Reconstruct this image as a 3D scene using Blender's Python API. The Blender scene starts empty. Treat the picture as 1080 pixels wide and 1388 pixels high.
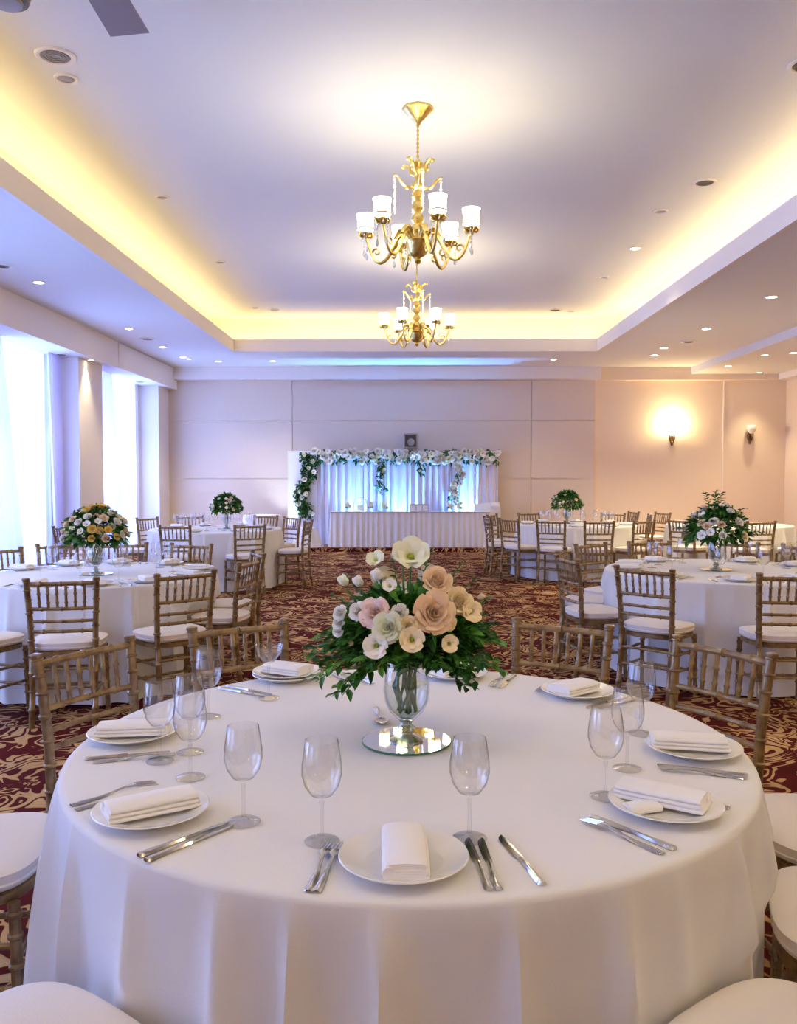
import bpy, math, random
from mathutils import Vector, Matrix
PI = math.pi
sc = bpy.context.scene
COL = sc.collection
sin, cos, rad = math.sin, math.cos, math.radians

# ------------------------------------------------------------------ helpers
class MB:
    def __init__(s): s.v = []; s.f = []; s.m = []; s.cur = 0
    def add(s, vs, fs, M=None):
        b = len(s.v)
        if M is not None: vs = [M @ Vector(p) for p in vs]
        s.v.extend([tuple(p) for p in vs]); s.f.extend([tuple(b+i for i in f) for f in fs]); s.m.extend([s.cur]*len(fs))
        return s
    def box(s, x0, x1, y0, y1, z0, z1, M=None):
        vs = [(x, y, z) for x in (x0, x1) for y in (y0, y1) for z in (z0, z1)]
        fs = [(0,1,3,2),(4,6,7,5),(0,4,5,1),(2,3,7,6),(0,2,6,4),(1,5,7,3)]
        return s.add(vs, fs, M)
    def loft(s, loops, cap0=True, cap1=True, M=None, closed=False):
        n = len(loops[0]); vs = [p for l in loops for p in l]; fs = []
        L = len(loops)
        for i in range(L if closed else L-1):
            a, b = i*n, ((i+1) % L)*n
            for j in range(n):
                k = (j+1) % n
                fs.append((a+j, a+k, b+k, b+j))
        if not closed:
            if cap0: fs.append(tuple(range(n-1, -1, -1)))
            if cap1: fs.append(tuple((L-1)*n+j for j in range(n)))
        return s.add(vs, fs, M)
    def tube(s, pts, rad_, n=8, M=None, cap=True, flat=1.0):
        pts = [Vector(p) for p in pts]
        if not hasattr(rad_, '__len__'): rad_ = [rad_]*len(pts)
        loops = []; up = None
        for i, p in enumerate(pts):
            t = (pts[min(i+1, len(pts)-1)] - pts[max(i-1, 0)])
            t = t.normalized() if t.length > 1e-9 else Vector((0,0,1))
            if up is None:
                up = Vector((0,0,1)) if abs(t.z) < .9 else Vector((1,0,0))
            a = t.cross(up)
            if a.length < 1e-6: a = t.cross(Vector((0,1,0)))
            a.normalize(); b = a.cross(t).normalized(); up = b
            loops.append([tuple(p + a*cos(2*PI*k/n)*rad_[i] + b*sin(2*PI*k/n)*rad_[i]*flat) for k in range(n)])
        return s.loft(loops, cap, cap, M)
    def lathe(s, prof, n=24, M=None, cap0=True, cap1=True):
        loops = [[(r*cos(2*PI*k/n), r*sin(2*PI*k/n), z) for k in range(n)] for r, z in prof]
        return s.loft(loops, cap0, cap1, M)
    def ball(s, c, r, n=10, m=6, M=None):
        rx, ry, rz = r if hasattr(r, '__len__') else (r, r, r)
        loops = []
        for i in range(1, m):
            ph = -PI/2 + PI*i/m
            loops.append([(c[0]+rx*cos(ph)*cos(2*PI*k/n), c[1]+ry*cos(ph)*sin(2*PI*k/n), c[2]+rz*sin(ph)) for k in range(n)])
        b = len(s.v); s.loft(loops, False, False, M)
        bot = (c[0], c[1], c[2]-rz); top = (c[0], c[1], c[2]+rz)
        if M is not None: bot, top = M @ Vector(bot), M @ Vector(top)
        e = len(s.v); s.v += [tuple(bot), tuple(top)]
        for k in range(n):
            j = (k+1) % n
            s.f.append((e, b+j, b+k)); s.m.append(s.cur)
            s.f.append((e+1, b+(m-2)*n+k, b+(m-2)*n+j)); s.m.append(s.cur)
        return s
    def grid(s, fn, nu, nv, M=None, wrap=False):
        vs = [fn(i/(nu if wrap else nu), j/nv) for j in range(nv+1) for i in range(nu if wrap else nu+1)]
        w = nu if wrap else nu+1; fs = []
        for j in range(nv):
            for i in range(nu):
                k = (i+1) % w if wrap else i+1
                fs.append((j*w+i, j*w+k, (j+1)*w+k, (j+1)*w+i))
        return s.add(vs, fs, M)

def obj(name, mb, mat, parent=None, smooth=40, loc=None):
    me = bpy.data.meshes.new(name)
    me.from_pydata(mb.v, [], mb.f); me.validate(); 
    mats = mat if isinstance(mat, (list, tuple)) else [mat]
    for m in mats: me.materials.append(m)
    if len(mats) > 1 and len(me.polygons) == len(mb.m):
        for p, k in zip(me.polygons, mb.m): p.material_index = k
    if smooth:
        for p in me.polygons: p.use_smooth = True
        if smooth < 180: me.set_sharp_from_angle(angle=rad(smooth))
    o = bpy.data.objects.new(name, me); COL.objects.link(o)
    if parent: o.parent = parent
    if loc: o.location = loc
    return o
def tag(o, label, cat, group=None, kind=None):
    if label: o['label'] = label
    if cat: o['category'] = cat
    if group: o['group'] = group
    if kind: o['kind'] = kind
    return o
def thing(name, label, cat, loc=(0,0,0), rz=0, group=None):
    o = bpy.data.objects.new(name, None); COL.objects.link(o); o.empty_display_size = .1
    o.location = loc; o.rotation_euler = (0, 0, rz)
    return tag(o, label, cat, group)
def struct(name, mb, mat, smooth=0, parent=None):
    o = obj(name, mb, mat, parent, smooth)
    if not parent: o['kind'] = 'structure'
    return o
def dup(root, loc, rz=0, label=None, group=None, scale=None, tilt=None):
    r = root.copy(); COL.objects.link(r); r.location = loc; r.rotation_euler = (tilt[0] if tilt else 0, tilt[1] if tilt else 0, rz)
    if label: r['label'] = label
    if group: r['group'] = group
    if scale: r.scale = scale if hasattr(scale, '__len__') else (scale,)*3
    for ch in list(root.children):
        c = ch.copy(); COL.objects.link(c); c.parent = r
        for g in list(ch.children):
            d = g.copy(); COL.objects.link(d); d.parent = c
    return r

# ------------------------------------------------------------------ materials
def lin(c): return tuple(((x/255)/12.92 if x/255 <= .04045 else ((x/255+.055)/1.055)**2.4) for x in c) + (1,)
def mat(name, col, rough=.5, metal=0, spec=.5, bump=None, sheen=0, emit=None, srgb=True, var=None, coat=0):
    m = bpy.data.materials.new(name); m.use_nodes = True
    nt = m.node_tree; b = nt.nodes['Principled BSDF']
    c = lin(col) if srgb else tuple(col)+(1,)
    b.inputs['Base Color'].default_value = c
    b.inputs['Roughness'].default_value = rough; b.inputs['Metallic'].default_value = metal
    b.inputs['Specular IOR Level'].default_value = spec
    if sheen: b.inputs['Sheen Weight'].default_value = sheen
    if coat: b.inputs['Coat Weight'].default_value = coat
    if emit:
        b.inputs['Emission Color'].default_value = lin(emit[0]); b.inputs['Emission Strength'].default_value = emit[1]
    if bump or var:
        tc = nt.nodes.new('ShaderNodeTexCoord')
    if var:   # (scale, other colour)
        n = nt.nodes.new('ShaderNodeTexNoise'); n.inputs['Scale'].default_value = var[0]; n.inputs['Detail'].default_value = 4
        nt.links.new(tc.outputs['Object'], n.inputs['Vector'])
        r = nt.nodes.new('ShaderNodeValToRGB'); r.color_ramp.elements[0].position = .35; r.color_ramp.elements[1].position = .65
        r.color_ramp.elements[0].color = c; r.color_ramp.elements[1].color = lin(var[1])
        nt.links.new(n.outputs['Fac'], r.inputs['Fac']); nt.links.new(r.outputs['Color'], b.inputs['Base Color'])
    if bump:  # (scale, strength)
        n = nt.nodes.new('ShaderNodeTexNoise'); n.inputs['Scale'].default_value = bump[0]; n.inputs['Detail'].default_value = 3
        nt.links.new(tc.outputs['Object'], n.inputs['Vector'])
        bp = nt.nodes.new('ShaderNodeBump'); bp.inputs['Strength'].default_value = bump[1]; bp.inputs['Distance'].default_value = .01
        nt.links.new(n.outputs['Fac'], bp.inputs['Height']); nt.links.new(bp.outputs['Normal'], b.inputs['Normal'])
    return m
def emission(name, col, strength):
    m = bpy.data.materials.new(name); m.use_nodes = True; nt = m.node_tree; nt.nodes.clear()
    e = nt.nodes.new('ShaderNodeEmission'); e.inputs['Color'].default_value = lin(col); e.inputs['Strength'].default_value = strength
    o = nt.nodes.new('ShaderNodeOutputMaterial'); nt.links.new(e.outputs[0], o.inputs['Surface']); return m
def clear_glass(name, tint=(1,1,1), edge=(.34,.36,.42), edge_pow=.3, gl=(.45, .075)):
    m = bpy.data.materials.new(name); m.use_nodes = True; nt = m.node_tree; nt.nodes.clear(); N = nt.nodes.new; L = nt.links.new
    lw = N('ShaderNodeLayerWeight'); lw.inputs['Blend'].default_value = edge_pow
    r = N('ShaderNodeValToRGB'); r.color_ramp.elements[0].position = .45; r.color_ramp.elements[1].position = 1.0
    r.color_ramp.elements[0].color = tuple(tint)+(1,); r.color_ramp.elements[1].color = tuple(edge)+(1,)
    L(lw.outputs['Facing'], r.inputs['Fac'])
    t = N('ShaderNodeBsdfTransparent'); L(r.outputs['Color'], t.inputs['Color'])
    g = N('ShaderNodeBsdfGlossy'); g.inputs['Roughness'].default_value = .04
    pw = N('ShaderNodeMath'); pw.operation = 'POWER'; pw.inputs[1].default_value = 3.0
    lf = N('ShaderNodeLayerWeight'); lf.inputs['Blend'].default_value = .5; L(lf.outputs['Facing'], pw.inputs[0])
    ma = N('ShaderNodeMath'); ma.operation = 'MULTIPLY_ADD'; ma.inputs[1].default_value = gl[0]; ma.inputs[2].default_value = gl[1]; L(pw.outputs[0], ma.inputs[0])
    mx = N('ShaderNodeMixShader'); L(ma.outputs[0], mx.inputs['Fac']); L(t.outputs[0], mx.inputs[1]); L(g.outputs[0], mx.inputs[2])
    o = N('ShaderNodeOutputMaterial'); L(mx.outputs[0], o.inputs['Surface']); return m
def sheer_mat(name, col, transp, transl):
    m = bpy.data.materials.new(name); m.use_nodes = True; nt = m.node_tree; nt.nodes.clear(); N = nt.nodes.new; L = nt.links.new
    d = N('ShaderNodeBsdfDiffuse'); d.inputs['Color'].default_value = lin(col)
    tl = N('ShaderNodeBsdfTranslucent'); tl.inputs['Color'].default_value = lin(col)
    tp = N('ShaderNodeBsdfTransparent')
    a = N('ShaderNodeMixShader'); a.inputs['Fac'].default_value = transl; L(d.outputs[0], a.inputs[1]); L(tl.outputs[0], a.inputs[2])
    b = N('ShaderNodeMixShader'); b.inputs['Fac'].default_value = transp; L(a.outputs[0], b.inputs[1]); L(tp.outputs[0], b.inputs[2])
    o = N('ShaderNodeOutputMaterial'); L(b.outputs[0], o.inputs['Surface']); return m
def carpet_mat():
    m = bpy.data.materials.new('patterned carpet'); m.use_nodes = True; nt = m.node_tree; N = nt.nodes.new; L = nt.links.new
    b = nt.nodes['Principled BSDF']; b.inputs['Roughness'].default_value = .95; b.inputs['Specular IOR Level'].default_value = .1
    tc = N('ShaderNodeTexCoord')
    def noise(sc_, det, dist):
        n = N('ShaderNodeTexNoise'); n.inputs['Scale'].default_value = sc_; n.inputs['Detail'].default_value = det; n.inputs['Distortion'].default_value = dist
        L(tc.outputs['Object'], n.inputs['Vector']); return n.outputs['Fac']
    def mth(op, a, bb):
        n = N('ShaderNodeMath'); n.operation = op
        for i, x in enumerate((a, bb)):
            if isinstance(x, (int, float)): n.inputs[i].default_value = x
            else: L(x, n.inputs[i])
        return n.outputs[0]
    swirl = noise(2.6, 1.5, 2.2)
    band = mth('SINE', mth('MULTIPLY', swirl, 46), 0)
    patch = noise(3.4, 2, .8)
    val = mth('ADD', mth('MULTIPLY', band, .5), mth('MULTIPLY', mth('SUBTRACT', patch, .47), 2.5))
    r = N('ShaderNodeValToRGB'); r.color_ramp.elements[0].position = .24; r.color_ramp.elements[0].color = lin((84, 20, 19))
    e = r.color_ramp.elements.new(.31); e.color = lin((190, 148, 96))
    r.color_ramp.elements[-1].position = .9; r.color_ramp.elements[-1].color = lin((206, 168, 116))
    L(val, r.inputs['Fac'])
    dk = noise(1.3, 2, .5)
    r2 = N('ShaderNodeValToRGB'); r2.color_ramp.elements[0].position = .42; r2.color_ramp.elements[0].color = (.72,.68,.68,1); r2.color_ramp.elements[1].position = .58; r2.color_ramp.elements[1].color = (1,1,1,1)
    L(dk, r2.inputs['Fac'])
    mx = N('ShaderNodeMix'); mx.data_type = 'RGBA'; mx.blend_type = 'MULTIPLY'; mx.inputs['Factor'].default_value = 1
    L(r.outputs['Color'], mx.inputs['A']); L(r2.outputs['Color'], mx.inputs['B']); L(mx.outputs['Result'], b.inputs['Base Color'])
    fz = noise(160, 2, 0); bp = N('ShaderNodeBump'); bp.inputs['Strength'].default_value = .4; bp.inputs['Distance'].default_value = .004
    L(fz, bp.inputs['Height']); L(bp.outputs['Normal'], b.inputs['Normal'])
    return m

M = {}
M['ceil'] = mat('ceiling paint', (230,230,228), .9, spec=.2, bump=(40,.05))
M['trim'] = mat('white trim paint', (236,230,226), .7, spec=.3)
M['wall'] = mat('beige wall', (232,214,192), .85, spec=.2, bump=(60,.06))
M['panel'] = mat('fabric wall panel', (222,208,194), .9, spec=.2, var=(60,(216,202,187)), bump=(90,.15))
M['pillar'] = mat('pillar paint', (228,220,216), .8, spec=.2)
M['carpet'] = carpet_mat()
M['cloth'] = mat('white table linen', (234,232,230), .85, spec=.2, sheen=.2, bump=(260,.08))
M['napkin'] = mat('white napkin linen', (246,243,240), .8, spec=.2, sheen=.2, bump=(300,.06))
M['cushion'] = mat('ivory cushion cloth', (240,231,221), .8, spec=.25, sheen=.15, bump=(220,.08))
M['gold'] = mat('antique gold wood', (156,128,84), .34, metal=.45, spec=.6, var=(22,(116,88,58)), coat=.2)
M['china'] = mat('white china', (240,238,234), .18, spec=.6, coat=.4)
M['steel'] = mat('polished steel', (205,203,200), .16, metal=1)
M['glass'] = clear_glass('wine glass')
M['solid'] = clear_glass('solid glass', (.985,.985,.99), (.45,.47,.5), .4, (.5, .09))
M['vglass'] = clear_glass('vase glass', (.985,.99,.99), (.62,.66,.7), .35)
M['vfoot'] = clear_glass('thick glass foot', (.62,.68,.62), (.12,.16,.13), .55, (.7, .30))
M['water'] = clear_glass('vase water', (.90,.94,.94), (.6,.68,.7), .4)
M['mirror'] = mat('mirror', (236,242,240), .02, metal=1)
M['medge'] = mat('mirror edge', (60,130,100), .1, spec=.8)
M['brass'] = mat('polished brass', (238,216,140), .28, metal=1, var=(30,(214,184,104)))
M['shade'] = emission('lit lamp shade', (255,246,216), 19)
M['shaderim'] = mat('shade trim', (236,214,160), .5)
M['crystal'] = mat('crystal', (240,238,230), .05, spec=1.0, coat=.6)
M['lens'] = emission('lit downlight lens', (255,240,205), 25)
M['lensoff'] = mat('dark downlight lens', (150,140,132), .35)
M['dark'] = mat('dark grille', (88,82,80), .5)
M['grey'] = mat('grey fan blade', (148,138,140), .5)
M['brown'] = mat('brown metal', (116,98,74), .5)
M['leaf'] = mat('green leaf', (52,116,44), .5, spec=.4, var=(14,(26,70,28)))
M['leaf2'] = mat('bright leaf', (104,168,62), .5, spec=.4, var=(14,(48,104,34)))
M['stem'] = mat('green stem', (78,116,56), .5)
M['white'] = mat('white petal', (246,243,232), .6, spec=.2, sheen=.2)
M['cream'] = mat('cream petal', (250,232,190), .6, spec=.2, sheen=.2)
M['peach'] = mat('peach petal', (250,222,186), .6, spec=.2, sheen=.2)
M['pink'] = mat('pale pink petal', (252,228,218), .6, spec=.2, sheen=.2)
M['yellow'] = mat('yellow petal', (250,214,110), .6, spec=.2, sheen=.2)
M['lisi'] = mat('greenish white petal', (242,244,216), .6, spec=.2, sheen=.2)
M['fcent'] = mat('green flower centre', (150,170,50), .6)
M['sheer'] = sheer_mat('sheer curtain', (244,246,255), .05, .62)
M['drape'] = sheer_mat('drape', (226,222,250), .0, .35)
M['bdrape'] = mat('backdrop drape', (232,230,246), .8, spec=.2, sheen=.2)
M['bpanel'] = mat('white gloss panel', (240,242,250), .4)
M['bronze'] = mat('bronze', (122,96,66), .35, metal=.8)
M['bulb'] = emission('lit frosted shade', (255,236,190), 30)
M['frost'] = mat('unlit frosted glass', (240,238,232), .3)
M['speaker'] = mat('grey speaker case', (150,150,156), .35, metal=.4)
M['speakerc'] = mat('speaker cone', (60,50,50), .4)
M['pane'] = clear_glass('window pane', (.98,.99,1), (.8,.85,.9))
M['fframe'] = mat('window frame', (230,228,230), .5)
M['card'] = mat('grey box card', (190,186,190), .6)

# ------------------------------------------------------------------ lights
def light(name, typ, loc, energy, col, parent=None, size=.1, sizey=None, rot=None, spot=None, blend=.5):
    d = bpy.data.lights.new(name, typ); d.energy = energy; d.color = lin(col)[:3]
    if typ == 'AREA':
        d.size = size
        if sizey: d.shape = 'RECTANGLE'; d.size_y = sizey
    else: d.shadow_soft_size = size
    if typ == 'SPOT': d.spot_size = rad(spot); d.spot_blend = blend
    o = bpy.data.objects.new(name, d); COL.objects.link(o); o.location = loc
    if rot: o.rotation_euler = rot
    if parent: o.parent = parent
    return o
DAY = (150,182,255); WARM = (255,236,188); COVE = (255,222,150)

# ------------------------------------------------------------------ room shell
YB, YF = 17.8, -3.6          # back wall, wall behind the camera
XL, XR = -5.45, 7.8
ZC, ZS = 4.35, 3.70          # tray ceiling, soffit
LX, RX, BY = -3.12, 3.36, 15.3   # lips of the tray
struct('floor', MB().box(XL-.3, XR+.3, YF-.2, YB+.3, -.1, 0), M['carpet'])
struct('ceiling', MB().box(LX-.45, RX+.45, YF, BY+.45, ZC, ZC+.1), M['ceil'])
struct('ceiling_soffit_left', MB().box(XL-.3, LX, YF, YB, ZS, ZS+.08).box(LX-.5, LX-.45, YF, BY+.5, ZS+.04, ZC+.1), M['ceil'])
struct('ceiling_soffit_right', MB().box(RX, XR+.1, YF, YB, ZS, ZS+.08).box(RX+.45, RX+.5, YF, BY+.5, ZS+.04, ZC+.1), M['ceil'])
struct('ceiling_soffit_back', MB().box(LX, RX, BY, YB, ZS, ZS+.08).box(LX-.45, RX+.45, BY+.45, BY+.5, ZS+.04, ZC+.1), M['ceil'])
struct('trim_1', MB().box(LX-.03, LX+.012, YF, BY, ZS-.012, ZS+.21), M['trim'])
struct('trim_2', MB().box(RX-.012, RX+.03, YF, BY, ZS-.012, ZS+.21), M['trim'])
struct('trim_3', MB().box(LX-.03, RX+.03, BY-.012, BY+.03, ZS-.012, ZS+.21), M['trim'])
struct('ceiling_drop_right', MB().box(5.77, XR+.1, YF, YB, 3.56, ZS), M['ceil'])
struct('wall_right', MB().box(XR, XR+.15, YF, YB, 0, ZS), M['wall'])
struct('wall_back', MB().box(XL-.3, XR+.15, YB, YB+.15, 0, ZS+.08), M['wall'])
struct('wall_front', MB().box(XL-.3, XR+.15, YF-.15, YF, 0, ZC+.1), M['wall'])
p = MB(); xs = [-4.97, -2.4, 2.55, 3.86]; zs = [.12, 1.42, 2.62, 3.45]
for i in range(3):
    for j in range(3):
        if i == 0 and j == 3: continue
        p.box(xs[i]+(.004 if i else 0), xs[i+1]-.004, YB-.05, YB, zs[j]+.004, zs[j+1]-.004)
struct('wall_back_panel', p, M['panel'])
struct('trim_4', MB().box(6.505, 6.525, YB-.012, YB, .1, 3.45), M['trim'])
struct('trim_5', MB().box(-4.8, 3.92, YB-.32, YB, 3.45, ZS), M['trim'])
struct('trim_6', MB().box(3.92, XR, YB-.2, YB, 3.44, ZS), M['wall'])
struct('baseboard_back', MB().box(XL, XR, YB-.07, YB, 0, .12), M['trim'])
struct('baseboard_right', MB().box(XR-.03, XR, YF, YB, 0, .12), M['trim'])
struct('trim_7', MB().box(XR-.25, XR, YF, YB-.2, 3.44, 3.56), M['trim'])
# beam over the windows, pillars, window wall
struct('beam_left', MB().box(XL-.3, -4.8, YF, 14.2, 3.27, ZS).box(XL-.3, -4.79, 14.2, YB-.05, 3.27, ZS-.012), M['trim'])
pill = [(17.03, YB), (12.9, 13.9), (8.78, 9.78), (4.66, 5.66), (.54, 1.54), (-3.58, -2.58)]
for i, (a, b) in enumerate(pill):
    struct('pillar_%d' % (i+1), MB().box(XL-.05, -4.97, a, b, 0, 3.27), M['pillar'])
wl = MB()
for i in range(5):
    a, b = pill[i+1][1], pill[i][0]
    wl.box(XL-.2, XL, a, a+.3, 0, 3.27).box(XL-.2, XL, b-.3, b, 0, 3.27).box(XL-.2, XL, a+.3, b-.3, 0, .12)
for a, b in pill: wl.box(XL-.2, XL-.05, a, b, 0, 3.27)
struct('wall_left', wl, M['wall'])
def curtain_mesh(y0a, y1a, y0b, y1b, x, z0, z1, waves, amp, seed):
    rnd = random.Random(seed); ph = rnd.random()*6
    def fn(u, v):
        ya = y0a+(y1a-y0a)*u; yb = y0b+(y1b-y0b)*u
        y = ya+(yb-ya)*v; w = sin(2*PI*waves*u+ph+.6*sin(9*u+ph))+.35*sin(2*PI*waves*2.3*u)
        return (x+amp*w*(.7+.3*v), y, z1+(z0-z1)*v)
    return MB().grid(fn, int(waves*10), 10)
wl_words = ['beside the back left corner', 'behind the left banquet table']
for i in range(5):
    a, b = pill[i+1][1], pill[i][0]
    fr = MB()
    for q in (a+.3, (a+b)/2-.03, b-.36): fr.box(XL-.12, XL-.06, q, q+.06, .12, 3.27)
    for z in (.12, 2.3, 3.2): fr.box(XL-.12, XL-.06, a+.3, b-.3, z, z+.06)
    w = struct('window_%d' % (i+1), fr, M['fframe'])
    pn = obj('pane', MB().box(XL-.095, XL-.085, a+.36, b-.36, .18, 3.2), M['pane'], w)
    light('window daylight', 'AREA', (XL-.75, (a+b)/2, 1.75), (530, 480, 520, 470, 250)[i], DAY, size=b-a-.5, sizey=3.1, rot=(0, -PI/2, -PI/2) if False else (PI/2, 0, -PI/2))
    if i < 2:
        far = .02 if i == 0 else .45
        s = obj('sheer_curtain', curtain_mesh(a+.05, b-.05, a+.05, b-.05, XL+.10, .02, 3.27, 16, .022, i), M['sheer'])
        tag(s, 'sheer white curtain glowing with daylight, %s' % ('in the narrow far window by the back wall' if i == 0 else 'in the wide near window left of the pillar'), 'curtain', 'sheer curtains')
        d = obj('drape', curtain_mesh(a+.04, a+1.2, a+.04, a+1.8, XL+.22, .02, 3.27, 7, .03, 10+i), M['drape'])
        tag(d, 'lavender drape %s' % ('between the spotlit pillar and the far sheer curtain' if i == 0 else 'at the left edge of the photo beside the near sheer curtain'), 'curtain', 'side drapes')
        if i == 1:
            d = obj('drape', curtain_mesh(b-.5, b-.03, b-.3, b-.03, XL+.22, .02, 3.27, 4, .025, 20+i), M['drape'])
            tag(d, 'narrow lavender drape against the near side of the spotlit pillar', 'curtain', 'side drapes')
    else:
        s = obj('sheer_curtain', curtain_mesh(a+.05, b-.05, a+.05, b-.05, XL+.10, .02, 3.27, 16, .022, i), M['sheer'])
        tag(s, 'sheer white curtain outside the photo, nearer the camera', 'curtain', 'sheer curtains')
# cove strips
def strip(name, x0, x1, y0, y1, e, rot):
    light(name, 'AREA', ((x0+x1)/2, (y0+y1)/2, ZS+.12), e, COVE, size=x1-x0, sizey=y1-y0, rot=rot)
CE = 4.4
strip('cove strip', LX-.30, LX-.22, YF, BY, CE*19, (PI, 0, 0))
strip('cove strip', RX+.22, RX+.30, YF, BY, CE*19, (PI, 0, 0))
strip('cove strip', LX-.2, RX+.2, BY+.22, BY+.30, CE*6.5, (PI, 0, 0))

# ------------------------------------------------------------------ ceiling fixtures
def downlight(x, y, z, r, label, lit=True, energy=0, dark=False, name='downlight', spot=95):
    t = thing(name, label, 'ceiling light' if name == 'downlight' else ('ceiling speaker' if 'speaker' in name else 'ceiling vent'), (x, y, z), 0, 'fixtures in the ceiling')
    obj('trim_ring', MB().lathe([(r, 0), (r, -.008), (r*.94, -.014), (r*.76, -.012), (r*.72, -.004), (r*.72, 0)], 28, cap0=False, cap1=False), M['trim'], t)
    if name == 'downlight':
        obj('lens', MB().lathe([(r*.74, -.004), (r*.4, -.007), (.001, -.008)], 24, cap0=False), M['lens'] if lit else M['lensoff'], t)
    else:
        g = MB().lathe([(r*.74, -.004), (r*.2, -.006), (.001, -.006)], 24, cap0=False)
        for q in (.25, .42, .58): g.lathe([(r*q, -.006), (r*q, -.012), (r*(q+.07), -.012), (r*(q+.07), -.006)], 24, cap0=False, cap1=False)
        obj('grille', g, M['dark'] if dark else M['lensoff'], t)
    if energy:
        light('downlight beam', 'SPOT', (0, 0, -.03), energy, WARM, t, .05, spot=spot, blend=.8)
    return t
ordn = ['first', 'second', 'third', 'fourth', 'fifth', 'sixth', 'seventh', 'eighth']
for x, y, lit, lb in [(-4.23, 9.84, 1, 'nearest lit downlight in the bluish left soffit'), (-4.2, 12.92, 1, 'second lit downlight of the left soffit, above the near window'), (-4.22, 14.76, 1, 'third lit downlight of the left soffit, beyond its round vent'), (-4.2, 16.0, 1, 'lit downlight in the left soffit corner by the back wall'), (-3.67, 16.6, 1, 'lit downlight over the back wall left of the tray corner'), (-2.61, 16.57, 1, 'lit downlight over the back wall, second from the left corner'), (2.77, 16.4, 1, 'lit downlight in the back soffit right of the chandeliers')]:
    downlight(x, y, ZS, .075, lb, True, 90)
downlight(-4.15, 16.25, ZS, .05, 'small lit downlight just beside the left corner downlight', True, 0)
downlight(-4.29, 9.08, ZS, .10, 'round vent cut off by the left photo edge in the soffit', name='ceiling_vent', dark=True)
downlight(-4.22, 13.89, ZS, .12, 'round vent in the left soffit between two lit downlights', name='ceiling_vent')
for x, y, lb in [(4.5, 10.74, 'nearest lit downlight in the right soffit'), (4.49, 13.02, 'second lit downlight in the right soffit, before the vent'), (4.43, 14.95, 'third lit downlight in the right soffit, just past the vent'), (4.52, 15.85, 'farthest lit downlight in the right soffit by the back wall')]:
    downlight(x, y, ZS, .085, lb, True, 330)
downlight(4.63, 14.3, ZS, .14, 'round vent among the lit downlights of the right soffit', name='ceiling_vent', dark=True)
for x, y, lb in [(6.04, 16.3, 'lit downlight in the lowered right ceiling nearest the back wall'), (6.13, 14.85, 'lit downlight in the lowered right ceiling, left one of the near pair'), (6.5, 14.6, 'lit downlight in the lowered right ceiling at the photo edge')]:
    downlight(x, y, 3.56, .075, lb, True, 190)
downlight(7.05, 17.32, 3.56, .06, 'small downlight washing the wall above the unlit sconce', True, 110, spot=70)
# tray ceiling
downlight(-2.41, 5.94, ZC, .135, 'large round speaker near the fan blade in the tray ceiling', name='ceiling_speaker')
downlight(-2.47, 6.27, ZC, .085, 'unlit small downlight beside the large round ceiling speaker', lit=False)
downlight(2.78, 6.12, ZC, .13, 'round ceiling speaker cut by the right photo edge', name='ceiling_speaker', dark=True)
downlight(2.9, 8.52, ZC, .115, 'round ceiling speaker right of the near chandelier', name='ceiling_speaker', dark=True)
downlight(2.74, 9.43, ZC, .08, 'unlit downlight beside the right round ceiling speaker', lit=False)
downlight(2.86, 10.93, ZC, .075, 'lit downlight in the right side of the tray ceiling', True, 45)
downlight(2.84, 12.53, ZC, .07, 'unlit downlight beyond the lit one on the tray right side', lit=False)
downlight(2.54, 14.95, ZC, .12, 'round ceiling speaker in the far right corner of the tray', name='ceiling_speaker', dark=True)
downlight(2.84, 15.05, ZC, .07, 'unlit downlight in the far right corner of the tray', lit=False)
downlight(-2.53, 8.9, ZC, .07, 'unlit downlight on the tray left side, nearest along the cove', lit=False)
downlight(-2.52, 11.57, ZC, .07, 'unlit downlight on the tray left side, second along the cove', lit=False)
downlight(-2.32, 14.9, ZC, .09, 'unlit downlight in the far left tray corner, right one of a pair', lit=False)
downlight(-2.62, 14.7, ZC, .06, 'unlit downlight in the far left tray corner, left one of a pair', lit=False)
# under the window beam
downlight(-4.885, 13.2, 3.27, .06, 'lit downlight under the window beam washing the pillar', True, 75, spot=70)
downlight(-5.1, 12.6, 3.27, .10, 'dark round vent under the window beam, at the near window', name='ceiling_vent', dark=True)
downlight(-5.09, 16.26, 3.27, .10, 'dark round vent under the window beam, at the far window', name='ceiling_vent', dark=True)
# fill lamps added above and behind the camera to brighten the foreground
for x, y, z in [(-4.2, 5.6, ZS), (-4.2, 1.5, ZS), (4.5, 6.5, ZS), (4.5, 2.5, ZS), (4.5, -1.0, ZS), (2.8, 2.5, ZC), (-2.5, 2.3, ZC), (2.8, -1, ZC), (-2.5, -1, ZC), (1.0, 1.2, ZC), (-1.0, 1.2, ZC)]:
    downlight(x, y, z, .08, 'added fill downlight out of view', True, 75 if y > 4 else (36 if abs(x) < 2 else (46 if x > 0 else 18)), spot=125)
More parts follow.
